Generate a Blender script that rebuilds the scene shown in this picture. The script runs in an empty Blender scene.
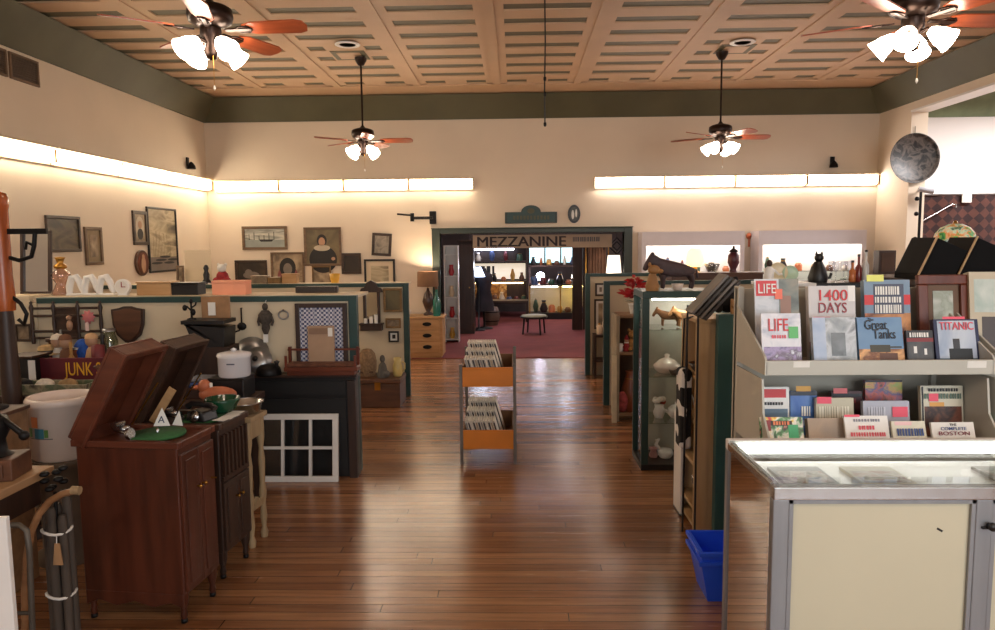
import bpy, bmesh, math, random
from mathutils import Vector, Matrix, Euler
random.seed(7)
S = bpy.context.scene
COL = S.collection
PI = math.pi
rad = math.radians
# ---------------------------------------------------------------- camera
FPX, CAMH = 720.0, 1.65
cd = bpy.data.cameras.new('camera'); cam = bpy.data.objects.new('camera', cd); COL.objects.link(cam)
cd.sensor_width = 36; cd.lens = FPX / 995 * 36; cd.clip_start = .05; cd.clip_end = 200
CR = Matrix.Rotation(0.025134, 3, 'Z') @ Matrix.Rotation(PI/2 - 0.099433, 3, 'X') @ Matrix.Rotation(rad(-0.55), 3, 'Z')
cam.matrix_world = Matrix.Translation((0, 0, CAMH)) @ CR.to_4x4()
S.camera = cam
def ray(px, py): return CR @ Vector(((px-497.5)/FPX, -(py-315)/FPX, -1))
def at(px, py, Y):
    d = ray(px, py); return Vector((0, 0, CAMH)) + d*(Y/d.y)
def atx(px, py, X):
    d = ray(px, py); return Vector((0, 0, CAMH)) + d*(X/d.x)
def rc(a, b, c, d, Y):
    p = at(a, d, Y); q = at(c, b, Y); return (p.x+q.x)/2, min(p.z, q.z), abs(q.x-p.x), abs(q.z-p.z)
# ---------------------------------------------------------------- materials
def srgb(c):
    f = lambda v: (v/12.92 if v <= .04045 else ((v+.055)/1.055)**2.4)
    return tuple(f(v/255) for v in c) + (1,)
MC = {}
def new(name):
    m = bpy.data.materials.new(name); m.use_nodes = True
    nt = m.node_tree; b = nt.nodes['Principled BSDF']
    return m, nt, b, lambda t: nt.nodes.new(t), nt.links.new
def mat(name, c, rough=.5, metal=0, var=.15, sc=6, bump=0, bs=60, st=(1, 1, 1), c2=None, emit=0, spec=.5):
    """plain surface with a little procedural variation"""
    if name in MC: return MC[name]
    m, nt, b, N, L = new(name)
    tc = N('ShaderNodeTexCoord'); mp = N('ShaderNodeMapping'); mp.inputs['Scale'].default_value = st
    L(tc.outputs['Object'], mp.inputs['Vector'])
    n = N('ShaderNodeTexNoise'); n.inputs['Scale'].default_value = sc; n.inputs['Detail'].default_value = 5
    L(mp.outputs[0], n.inputs['Vector'])
    r = N('ShaderNodeValToRGB'); r.color_ramp.elements[0].position = .33; r.color_ramp.elements[1].position = .68
    k = srgb(c); k2 = srgb(c2) if c2 else tuple(min(1, v*(1+var)) for v in k[:3])+(1,)
    r.color_ramp.elements[0].color = tuple(v*(1-var) for v in k[:3])+(1,) if not c2 else k
    r.color_ramp.elements[1].color = k2
    L(n.outputs['Fac'], r.inputs[0]); L(r.outputs[0], b.inputs['Base Color'])
    b.inputs['Roughness'].default_value = rough; b.inputs['Metallic'].default_value = metal
    b.inputs['Specular IOR Level'].default_value = spec
    if bump:
        n2 = N('ShaderNodeTexNoise'); n2.inputs['Scale'].default_value = bs; L(mp.outputs[0], n2.inputs['Vector'])
        bp = N('ShaderNodeBump'); bp.inputs['Strength'].default_value = bump; bp.inputs['Distance'].default_value = .004
        L(n2.outputs['Fac'], bp.inputs['Height']); L(bp.outputs[0], b.inputs['Normal'])
    if emit:
        L(r.outputs[0], b.inputs['Emission Color']); b.inputs['Emission Strength'].default_value = emit
    MC[name] = m; return m
def wood(name, c, c2, rough=.4, axis='X', sc=5):
    st = {'X': (.12, 1, 1), 'Y': (1, .12, 1), 'Z': (1, 1, .12)}[axis]
    return mat(name, c, rough, 0, .2, sc*4, .15, 50, st, c2)
def glow(name, c, e):
    if name in MC: return MC[name]
    m, nt, b, N, L = new(name)
    b.inputs['Base Color'].default_value = (.8, .8, .8, 1); b.inputs['Emission Color'].default_value = srgb(c)
    b.inputs['Emission Strength'].default_value = e; MC[name] = m; return m
def glassm(name, tint=(1, 1, 1), refl=1.0, rough=.02, ior=1.5):
    if name in MC: return MC[name]
    m, nt, b, N, L = new(name); nt.nodes.remove(b)
    t = N('ShaderNodeBsdfTransparent'); t.inputs[0].default_value = tint+(1,)
    g = N('ShaderNodeBsdfGlossy'); g.inputs['Roughness'].default_value = rough
    lw = N('ShaderNodeLayerWeight'); lw.inputs['Blend'].default_value = .5; pw = N('ShaderNodeMath'); pw.operation = 'POWER'; pw.inputs[1].default_value = 5; L(lw.outputs['Facing'], pw.inputs[0])
    f = N('ShaderNodeMath'); f.operation = 'MULTIPLY_ADD'; f.inputs[1].default_value = .96; f.inputs[2].default_value = .04; L(pw.outputs[0], f.inputs[0])
    ml = N('ShaderNodeMath'); ml.operation = 'MULTIPLY'; ml.inputs[1].default_value = refl; ml.use_clamp = True
    mx = N('ShaderNodeMixShader'); L(f.outputs[0], ml.inputs[0]); L(ml.outputs[0], mx.inputs[0])
    L(t.outputs[0], mx.inputs[1]); L(g.outputs[0], mx.inputs[2]); L(mx.outputs[0], nt.nodes['Material Output'].inputs[0])
    MC[name] = m; return m
def art(name, cols, sc=5, st=(1, 1, 1), rough=.45):
    """a painted or printed picture: blotches of several colours"""
    if name in MC: return MC[name]
    m, nt, b, N, L = new(name)
    tc = N('ShaderNodeTexCoord'); mp = N('ShaderNodeMapping'); mp.inputs['Scale'].default_value = st
    mp.inputs['Location'].default_value = (len(MC)*1.7, 0, len(MC)*.9)
    L(tc.outputs['Object'], mp.inputs['Vector'])
    n = N('ShaderNodeTexNoise'); n.inputs['Scale'].default_value = sc; n.inputs['Detail'].default_value = 6; n.inputs['Distortion'].default_value = .6
    L(mp.outputs[0], n.inputs['Vector'])
    r = N('ShaderNodeValToRGB'); e = r.color_ramp.elements
    k = len(cols)
    while len(e) < k: e.new(.5)
    for i, c in enumerate(cols):
        e[i].position = .3 + .4*i/max(1, k-1)
    for i, c in enumerate(cols): e[i].color = srgb(c)
    L(n.outputs['Fac'], r.inputs[0]); L(r.outputs[0], b.inputs['Base Color'])
    b.inputs['Roughness'].default_value = rough; MC[name] = m; return m
def checks(name, c1, c2, sc, rough=.9):
    if name in MC: return MC[name]
    m, nt, b, N, L = new(name)
    tc = N('ShaderNodeTexCoord'); ch = N('ShaderNodeTexChecker'); ch.inputs['Scale'].default_value = sc
    ch.inputs['Color1'].default_value = srgb(c1); ch.inputs['Color2'].default_value = srgb(c2)
    mp = N('ShaderNodeMapping'); mp.inputs['Location'].default_value = (.013, .013, .013)
    L(tc.outputs['Object'], mp.inputs[0]); L(mp.outputs[0], ch.inputs['Vector']); L(ch.outputs[0], b.inputs['Base Color'])
    b.inputs['Roughness'].default_value = rough; MC[name] = m; return m
# ---------------------------------------------------------------- geometry
class MB:
    def __init__(s): s.v = []; s.f = []; s.mi = []; s.sm = []; s.x = None
    def add(s, vs, fs, m=0, sm=False):
        o = len(s.v)
        for p in vs:
            p = Vector(p); s.v.append(s.x @ p if s.x else p)
        for f in fs: s.f.append([o+i for i in f]); s.mi.append(m); s.sm.append(sm)
        return s
    def bx(s, x0, x1, y0, y1, z0, z1, m=0):
        return s.add([(x, y, z) for z in (z0, z1) for y in (y0, y1) for x in (x0, x1)],
                     [(0, 2, 3, 1), (4, 5, 7, 6), (0, 1, 5, 4), (2, 6, 7, 3), (0, 4, 6, 2), (1, 3, 7, 5)], m)
    def bc(s, c, d, m=0):
        return s.bx(c[0]-d[0]/2, c[0]+d[0]/2, c[1]-d[1]/2, c[1]+d[1]/2, c[2]-d[2]/2, c[2]+d[2]/2, m)
    def bar(s, p, q, w, t=None, m=0, up=(0, 0, 1)):
        p, q = Vector(p), Vector(q); t = t or w; d = (q-p).normalized(); u = Vector(up)
        if abs(d.dot(u)) > .95: u = Vector((0, 1, 0))
        a = d.cross(u).normalized(); c = a.cross(d).normalized(); vs = []
        for e in (p, q):
            for i, j in ((-1, -1), (1, -1), (1, 1), (-1, 1)): vs.append(e+a*(i*w/2)+c*(j*t/2))
        return s.add(vs, [(3, 2, 1, 0), (4, 5, 6, 7), (0, 1, 5, 4), (1, 2, 6, 5), (2, 3, 7, 6), (3, 0, 4, 7)], m)
    def tube(s, pts, r, n=8, m=0, closed=False):
        pts = [Vector(p) for p in pts]; k = len(pts); rs = r if isinstance(r, (list, tuple)) else [r]*k
        vs = []; pa = None
        for i, p in enumerate(pts):
            if closed: d = pts[(i+1) % k]-pts[i-1]
            else: d = pts[min(i+1, k-1)]-pts[max(i-1, 0)]
            d.normalize()
            if pa is None: a = d.orthogonal().normalized()
            else: a = (pa-d*pa.dot(d)).normalized()
            pa = a; b = d.cross(a)
            for j in range(n):
                t = 2*PI*j/n; vs.append(p+(a*math.cos(t)+b*math.sin(t))*rs[i])
        fs = []
        for i in range(k if closed else k-1):
            for j in range(n):
                i2 = (i+1) % k; fs.append((i*n+j, i*n+(j+1) % n, i2*n+(j+1) % n, i2*n+j))
        s.add(vs, fs, m, True)
        if not closed: s.add(vs[:n], [tuple(range(n))[::-1]], m); s.add(vs[-n:], [tuple(range(n))], m)
        return s
    def lathe(s, prof, c=(0, 0, 0), n=20, m=0, axis=None, flute=0):
        """prof: (radius, height) list"""
        q = Vector(axis).to_track_quat('Z', 'Y').to_matrix() if axis else Matrix.Identity(3)
        vs = []; c = Vector(c)
        for r, z in prof:
            for j in range(n):
                t = 2*PI*j/n; rr = r*(1+flute*math.cos(n/2*t)); vs.append(c+q @ Vector((rr*math.cos(t), rr*math.sin(t), z)))
        fs = [(i*n+j, i*n+(j+1) % n, (i+1)*n+(j+1) % n, (i+1)*n+j) for i in range(len(prof)-1) for j in range(n)]
        s.add(vs, fs, m, True)
        if prof[0][0] > 1e-4: s.add(vs[:n], [tuple(range(n))[::-1]], m)
        if prof[-1][0] > 1e-4: s.add(vs[-n:], [tuple(range(n))], m)
        return s
    def ball(s, c, r, n=12, m=0, jit=0):
        r = r if isinstance(r, (list, tuple)) else (r, r, r); k = n//2; vs = [Vector(c)-Vector((0, 0, r[2]))]
        for i in range(1, k):
            p = PI*i/k-PI/2
            for j in range(n):
                t = 2*PI*j/n; w = 1+random.uniform(-jit, jit)
                vs.append(Vector(c)+Vector((r[0]*math.cos(p)*math.cos(t), r[1]*math.cos(p)*math.sin(t), r[2]*math.sin(p)))*w)
        vs.append(Vector(c)+Vector((0, 0, r[2]))); e = len(vs)-1
        fs = [(0, 1+(j+1) % n, 1+j) for j in range(n)]+[(e, 1+(k-2)*n+j, 1+(k-2)*n+(j+1) % n) for j in range(n)]
        fs += [(1+i*n+j, 1+i*n+(j+1) % n, 1+(i+1)*n+(j+1) % n, 1+(i+1)*n+j) for i in range(k-2) for j in range(n)]
        return s.add(vs, fs, m, True)
    def prism(s, poly, d0, d1, plane='XZ', m=0):
        """extrude a 2-D outline along the axis that is missing from plane"""
        k = len(poly); f = {'XZ': lambda a, b, d: (a, d, b), 'XY': lambda a, b, d: (a, b, d), 'YZ': lambda a, b, d: (d, a, b)}[plane]
        vs = [f(a, b, d0) for a, b in poly]+[f(a, b, d1) for a, b in poly]
        fl = [tuple(range(k)), tuple(range(2*k-1, k-1, -1))]+[(i, i+k, (i+1) % k+k, (i+1) % k) for i in range(k)]
        return s.add(vs, fl, m)
    def ell(s, cx, cz, rx, rz, y0, y1, n=24, m=0):
        return s.prism([(cx+rx*math.cos(2*PI*i/n), cz+rz*math.sin(2*PI*i/n)) for i in range(n)], y0, y1, 'XZ', m)
    def build(s, name, mats, parent=None, bev=0, loc=None, rot=None, sub=0):
        me = bpy.data.meshes.new(name); me.from_pydata([tuple(v) for v in s.v], [], s.f)
        for m in (mats if isinstance(mats, (list, tuple)) else [mats]): me.materials.append(m)
        for p, i, q in zip(me.polygons, s.mi, s.sm): p.material_index = i; p.use_smooth = q
        bm = bmesh.new(); bm.from_mesh(me); bmesh.ops.recalc_face_normals(bm, faces=bm.faces); bm.to_mesh(me); bm.free()
        o = bpy.data.objects.new(name, me); COL.objects.link(o)
        if parent: o.parent = parent
        if loc is not None: o.location = loc
        if rot: o.rotation_euler = rot
        if sub:
            d = o.modifiers.new('soft', 'SUBSURF'); d.levels = d.render_levels = sub
        if bev:
            d = o.modifiers.new('edge', 'BEVEL'); d.width = bev; d.segments = 2; d.limit_method = 'ANGLE'; d.angle_limit = rad(40)
        return o
def tag(o, label, cat, group=None, kind=None):
    o['label'] = label; o['category'] = cat
    if group: o['group'] = group
    if kind: o['kind'] = kind
    return o
def T(name, label, cat, loc=(0, 0, 0), rz=0, group=None, rx=0, ry=0):
    o = bpy.data.objects.new(name, None); o.empty_display_size = .05; COL.objects.link(o)
    o.location = loc; o.rotation_euler = (rx, ry, rz); return tag(o, label, cat, group)
def struct(name, mb, m, bev=0):
    o = mb.build(name, m, None, bev); o['kind'] = 'structure'; return o
def copy_tree(o, parent=None):
    c = o.copy(); COL.objects.link(c); c.parent = parent
    if parent: c.matrix_parent_inverse = o.matrix_parent_inverse.copy()
    for ch in list(o.children): copy_tree(ch, c)
    return c
def text(name, s, size, m, parent, loc, rot=(PI/2, 0, 0), width=None, ext=.0008, align='CENTER', bold=.003):
    c = bpy.data.curves.new(name, 'FONT'); c.body = s; c.size = size; c.extrude = ext; c.offset = bold*size; c.align_x = align; c.align_y = 'CENTER'
    c.materials.append(m); c.resolution_u = 3
    o = bpy.data.objects.new(name, c); COL.objects.link(o); o.parent = parent; o.location = loc; o.rotation_euler = rot
    bpy.context.view_layer.update()
    me = bpy.data.meshes.new_from_object(o.evaluated_get(bpy.context.evaluated_depsgraph_get())); bpy.data.objects.remove(o)
    xs = [v.co.x for v in me.vertices]
    if width and xs and max(xs) > min(xs):
        k = width/(max(xs)-min(xs))
        for v in me.vertices: v.co.x *= k
    o = bpy.data.objects.new(name, me); COL.objects.link(o); o.parent = parent; o.location = loc; o.rotation_euler = rot
    return o
BX = lambda *a: MB().bx(*a)
# ---------------------------------------------------------------- palette
CREAM = mat('cream_paint', (214, 196, 166), .7, var=.04, sc=1.5)
TAN = mat('upper_wall_paint', (186, 160, 132), .75, var=.05, sc=1.2)
WHITEW = mat('white_wall_paint', (226, 222, 218), .7, var=.03, sc=2)
OLIVE = mat('olive_paint', (84, 82, 60), .6, var=.12, sc=2)
TEAL = mat('dark_green_paint', (34, 62, 58), .45, var=.15, sc=8)
DGREEN = mat('casing_green_paint', (32, 42, 34), .45, var=.15, sc=8)
BLACK = mat('black_paint', (20, 18, 18), .4, var=.3)
IRON = mat('black_iron', (24, 22, 22), .5, .6, var=.3, sc=20)
CHROME = mat('brushed_chrome', (190, 190, 190), .25, 1, var=.08, sc=30)
ALU = mat('aluminium', (140, 140, 142), .45, .5, var=.1, sc=20, st=(1, 1, .1))
STEEL = mat('worn_galvanised_steel', (150, 150, 150), .35, .9, var=.25, sc=8)
BRASS = mat('aged_brass', (176, 130, 60), .3, 1, var=.2, sc=15)
MAHOG = wood('mahogany', (82, 36, 22), (112, 52, 30), .35, 'Z')
MAHOGX = wood('mahogany_top', (80, 36, 22), (106, 52, 30), .35, 'X')
DWOOD = wood('dark_stained_wood', (40, 24, 16), (58, 36, 24), .45, 'Z')
DWOODX = wood('dark_stained_plank', (44, 26, 17), (66, 40, 26), .45, 'X')
WALNUT = wood('walnut', (70, 42, 26), (96, 60, 38), .45, 'X')
PINE = wood('pine', (168, 128, 84), (190, 150, 104), .5, 'X')
TANW = wood('birch_ply', (178, 144, 100), (196, 164, 120), .5, 'Y')
PALEW = wood('bleached_wood', (140, 116, 84), (165, 140, 104), .6, 'Z')
ORANGEW = wood('orange_varnish', (140, 66, 26), (176, 92, 40), .25, 'Z')
PAPER = mat('off_white_paper', (226, 222, 214), .8, var=.05)
WHITE = mat('white_enamel', (232, 230, 226), .3, var=.03)
PORC = mat('cream_porcelain', (222, 206, 194), .25, var=.04)
PINKP = mat('neon_pink_sticker', (240, 100, 120), .7, var=.05)
GLASS = glassm('clear_glass', (.97, .98, .98))
CARD = mat('brown_card', (166, 128, 90), .8, var=.12)
RED = mat('red_cloth', (150, 30, 34), .7, var=.25, sc=30)
GREYM = mat('grey_plastic', (120, 120, 120), .5)
GOLDF = mat('dull_gilt', (120, 92, 56), .45, .3, var=.25, sc=25)
# ================================================================ SETTING
LX, RX, BY, FY, CZ = -4.6, 5.3, 10.8, -3.0, 3.8
SX = 11.0                                           # far side of the room on the right
def floor_mat():
    m, nt, b, N, L = new('plank_floor')
    tc = N('ShaderNodeTexCoord')
    br = N('ShaderNodeTexBrick'); br.offset = 0; br.offset_frequency = 1
    for k, v in (('Scale', 1), ('Brick Width', 2.3), ('Row Height', .07), ('Mortar Size', .0022), ('Mortar Smooth', .2), ('Bias', -.1)): br.inputs[k].default_value = v
    br.inputs['Color1'].default_value = srgb((142, 96, 64)); br.inputs['Color2'].default_value = srgb((180, 132, 92)); br.inputs['Mortar'].default_value = srgb((38, 20, 12))
    sx = N('ShaderNodeSeparateXYZ'); L(tc.outputs['Object'], sx.inputs[0])
    dv = N('ShaderNodeMath'); dv.operation = 'DIVIDE'; dv.inputs[1].default_value = .07; L(sx.outputs['Y'], dv.inputs[0])
    fr = N('ShaderNodeMath'); fr.operation = 'FLOOR'; L(dv.outputs[0], fr.inputs[0])
    wn = N('ShaderNodeTexWhiteNoise'); wn.noise_dimensions = '1D'; L(fr.outputs[0], wn.inputs['W'])
    ma = N('ShaderNodeMath'); ma.operation = 'MULTIPLY_ADD'; ma.inputs[1].default_value = 2.3; L(wn.outputs['Value'], ma.inputs[0]); L(sx.outputs['X'], ma.inputs[2])
    cb = N('ShaderNodeCombineXYZ'); L(ma.outputs[0], cb.inputs['X']); L(sx.outputs['Y'], cb.inputs['Y'])
    L(cb.outputs[0], br.inputs['Vector'])
    mp = N('ShaderNodeMapping'); mp.inputs['Scale'].default_value = (.9, 14, 1); L(tc.outputs['Object'], mp.inputs[0])
    n = N('ShaderNodeTexNoise'); n.inputs['Scale'].default_value = 2.2; n.inputs['Detail'].default_value = 8; n.inputs['Roughness'].default_value = .65; L(mp.outputs[0], n.inputs['Vector'])
    r = N('ShaderNodeValToRGB'); r.color_ramp.elements[0].position = .32; r.color_ramp.elements[1].position = .72
    r.color_ramp.elements[0].color = (.58, .53, .5, 1); r.color_ramp.elements[1].color = (1.15, 1.15, 1.12, 1); L(n.outputs['Fac'], r.inputs[0])
    mx = N('ShaderNodeMixRGB'); mx.blend_type = 'MULTIPLY'; mx.inputs[0].default_value = .9; L(br.outputs['Color'], mx.inputs[1]); L(r.outputs[0], mx.inputs[2])
    n2 = N('ShaderNodeTexNoise'); n2.inputs['Scale'].default_value = .55; n2.inputs['Detail'].default_value = 4; L(tc.outputs['Object'], n2.inputs['Vector'])
    r2 = N('ShaderNodeValToRGB'); r2.color_ramp.elements[0].color = (.72, .68, .64, 1); r2.color_ramp.elements[1].color = (1.1, 1.1, 1.1, 1); r2.color_ramp.elements[0].position = .35; r2.color_ramp.elements[1].position = .65; L(n2.outputs['Fac'], r2.inputs[0])
    m2 = N('ShaderNodeMixRGB'); m2.blend_type = 'MULTIPLY'; m2.inputs[0].default_value = .8; L(mx.outputs[0], m2.inputs[1]); L(r2.outputs[0], m2.inputs[2])
    L(m2.outputs[0], b.inputs['Base Color'])
    rr = N('ShaderNodeMapRange'); rr.inputs['To Min'].default_value = .14; rr.inputs['To Max'].default_value = .34; b.inputs['Specular IOR Level'].default_value = 1.0; L(n.outputs['Fac'], rr.inputs['Value']); L(rr.outputs[0], b.inputs['Roughness'])
    bp = N('ShaderNodeBump'); bp.inputs['Strength'].default_value = .35; bp.inputs['Distance'].default_value = .003
    ad = N('ShaderNodeMath'); ad.operation = 'SUBTRACT'; L(n.outputs['Fac'], ad.inputs[0]); L(br.outputs['Fac'], ad.inputs[1]); L(ad.outputs[0], bp.inputs['Height']); L(bp.outputs[0], b.inputs['Normal'])
    return m
FLOORM = floor_mat()
struct('floor', BX(LX-.2, SX+.2, FY-.2, BY+.0, -.1, 0), FLOORM)
CARPET = mat('red_carpet', (124, 58, 56), .95, var=.12, sc=3, bump=.4, bs=300)
struct('floor_mezzanine', BX(-1.5, 2.2, 10.25, 17.2, -.001, .012).bx(-3.2, -1.5, BY+.1, 17.2, -.001, .012).bx(2.2, 4.2, BY+.1, 17.2, -.001, .012), CARPET)
# pressed ceiling: olive sunken strips between a raised tan grid
CT = mat('ceiling_tan', (196, 164, 132), .6, var=.05, sc=2)
CO = mat('ceiling_olive', (96, 90, 66), .6, var=.1, sc=6)
mb = MB().bx(LX, RX, FY, BY, CZ, CZ+.06, 1)
mb.bx(RX, SX, FY, BY, CZ, CZ+.06, 0)
x0, px, sw = .31, 1.08, .80
ys = [9.81-.43*i for i in range(30)]
cols = [x0+px*i for i in range(-4, 5)]
Z0, Z1 = CZ-.014, CZ
for c in cols:                                      # long bands with a raised centre rib
    mb.bx(c+sw/2, c+px-sw/2, FY, BY-.85, Z0, Z1); mb.bx(c+px/2-.05, c+px/2+.05, FY, BY-.85, Z0-.012, Z0)
mb.bx(LX, cols[0]-sw/2, FY, BY-.85, Z0, Z1); 
mb.bx(LX, RX, ys[0]+.09, BY, Z0, Z1)                # plain border along the back
mb.bx(LX, RX, ys[0]+.13, ys[0]+.17, Z0-.015, Z0)
for i, y in enumerate(ys):
    for c in cols:
        if c-sw/2 > RX-.3: continue
        mb.bx(c-sw/2, min(c+sw/2, RX), y-.34, y-.09, Z0, Z1)
        if i == 0: mb.bx(c-.14, c+.14, y-.09, y+.09, Z0, Z1)
for fx in (cols[2], cols[6]):                       # medallions where the fans hang
    for fy in (8.37, 4.3):
        k = min(range(len(ys)), key=lambda j: abs(ys[j]-fy-.1))
        for q in (k, k+1): mb.bx(fx-.22, fx+.22, ys[q]-.09, ys[q]+.09, Z0, Z1)
        mb.bx(fx-.19, fx+.19, fy-.19, fy+.19, Z0-.006, Z0, 1); mb.bx(fx-.13, fx+.13, fy-.13, fy+.13, Z0-.012, Z0-.006)
struct('ceiling', mb, [CT, CO])
# walls
VW = mat('hanging_wall_cream', (222, 206, 184), .7, var=.03, sc=1.5)
struct('wall_left', BX(LX-.15, LX, FY-.15, BY+.15, 0, CZ), VW)
OX0, OX1, OZ = -1.12, 1.62, 1.795                    # opening under the mezzanine
struct('wall_back', MB().bx(LX, OX0, BY, BY+.15, 0, CZ).bx(OX1, RX+.22, BY, BY+.15, 0, CZ).bx(OX0, OX1, BY, BY+.15, OZ, CZ), VW)
struct('wall_back_side_room', BX(RX+.22, SX, BY, BY+.15, 0, CZ), WHITEW)
struct('wall_right', BX(RX, RX+.22, 9.95, BY, 0, CZ-.0), VW)
struct('wall_right_header', MB().bx(RX, RX+.22, FY, 9.95, 3.36, CZ), VW)
struct('trim_3', BX(RX-.015, RX+.235, FY, 9.95, 3.335, 3.36), WHITE)
struct('wall_side_room', BX(SX, SX+.15, FY, BY+.15, 0, CZ), WHITEW)
struct('wall_front', MB().bx(LX, SX, FY-.15, FY, 0, .7).bx(LX, SX, FY-.15, FY, 3.1, CZ).bx(LX, LX+.6, FY-.15, FY, .7, 3.1).bx(-.1, .3, FY-.15, FY, .7, 3.1).bx(4.9, 5.6, FY-.15, FY, .7, 3.1).bx(SX-.6, SX, FY-.15, FY, .7, 3.1), VW)
for i, (a, b_) in enumerate(((LX+.6, -.1), (.3, 4.9), (5.6, SX-.6))):
    o = struct('window_%d' % (i+1), MB().bx(a, b_, FY-.1, FY-.05, .7, .76).bx(a, b_, FY-.1, FY-.05, 3.04, 3.1).bx(a, a+.06, FY-.1, FY-.05, .76, 3.04).bx(b_-.06, b_, FY-.1, FY-.05, .76, 3.04), DGREEN)
    BX(a+.06, b_-.06, FY-.08, FY-.07, .76, 3.04).build('pane', GLASS, o)
# olive coves
def cove(name, pts, m=OLIVE):
    mb = MB(); mb.prism(pts, 0, 1); return mb
d = .28
struct('trim_1', MB().prism([(LX, 3.465), (LX+.025, 3.465), (LX+d+.02, CZ-.03), (LX+d+.02, CZ-.028), (LX, CZ-.028)], FY, BY, 'XZ'), OLIVE)
struct('trim_2', MB().prism([(BY, 3.465), (BY-.025, 3.465), (BY-d-.02, CZ-.03), (BY-d-.02, CZ-.028), (BY, CZ-.028)], LX, RX, 'YZ'), OLIVE)
struct('trim_4', MB().prism([(RX, 3.465), (RX-.025, 3.465), (RX-d-.02, CZ-.03), (RX-d-.02, CZ-.028), (RX, CZ-.028)], FY, BY, 'XZ'), OLIVE)
struct('trim_5', MB().prism([(BY, 3.40), (BY-.025, 3.40), (BY-d-.02, CZ-.03), (BY-d-.02, CZ-.0), (BY, CZ-.0)], RX+.22, SX, 'YZ'), mat('side_room_sage', (110, 124, 96), .6))
# doorway casing to the mezzanine
struct('door_1', MB().bx(-1.24, OX0, BY-.03, BY+.16, 0, 1.865).bx(OX1, 1.74, BY-.03, BY+.16, 0, 1.865).bx(OX0, OX1, BY-.03, BY+.16, OZ, 1.865).bx(-1.25, 1.75, BY-.04, BY, 1.865, 1.88), mat('casing_olive_green', (46, 56, 46), .45, var=.12), .006)
MW = mat('mezzanine_wall', (78, 66, 60), .8, var=.2, sc=3)
struct('wall_mezzanine', MB().bx(-3.3, 4.3, 17.2, 17.3, 0, 2.9).bx(-3.3, -3.2, BY+.15, 17.3, 0, 2.9).bx(4.2, 4.3, BY+.15, 17.3, 0, 2.9), MW)
struct('ceiling_mezzanine', BX(-3.3, 4.3, BY+.15, 17.3, 2.9, 2.98), WHITEW)
# ================================================================ LAMPS
TUBE = glow('tube_light', (255, 236, 208), 15)
TUBEW = glow('tube_light_white', (255, 240, 228), 15)
BR = mat('lamp_holder_ochre', (190, 150, 90), .6)
FH = mat('fixture_cream', (206, 186, 156), .6, var=.03)
def batten(x, y, z, ln, rz, label, tm=None):
    t = T('fluorescent_light', label, 'strip light', (x, y, z), rz, 'tube lights along the walls')
    h = ln/2-.004
    BX(-h, h, -.13, -.001, .155, .175).bx(-h, h, -.03, -.001, 0, .155).build('housing', FH, t, .003)
    BX(-h+.008, h-.008, -.095, -.03, .02, .152).build('diffuser', tm or TUBE, t, .02)
    for s in (-1, 1): BX(min(s*h, s*(h-.007)), max(s*h, s*(h-.007)), -.09, -.03, .02, .15).build('end_cap', BR, t)
    return t
NTH = ['in the left corner', 'second from the left corner', 'third from the left corner', 'nearest the green sign']
for i in range(4): batten(-3.98+.965*i, BY, 2.44, .955, 0, 'glowing tube light on the back wall, left run, %s' % NTH[i])
NTR = ['nearest the green sign', 'second from the green sign', 'third from the green sign', 'nearest the right corner']
for i in range(4): batten(1.68+1.03*i, BY, 2.435, 1.02, 0, 'glowing tube light on the back wall, right run, %s' % NTR[i], TUBEW)
NTL = ['nearest the back corner', 'second from the back corner', 'third from the back corner', 'fourth from the back corner', 'fifth from the back corner', 'sixth from the back corner']
for i in range(6): batten(LX, 10.15-1.22*i, 2.46, 1.21, PI/2, 'glowing tube light on the left wall, %s' % NTL[i])
SHADE = glow('lit_frosted_glass', (255, 230, 204), 18)
BLADE = wood('cherry_fan_blade', (150, 70, 40), (182, 92, 54), .3, 'X')
FANM = mat('oil_rubbed_bronze', (42, 28, 22), .35, .7, var=.25, sc=20)
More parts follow.
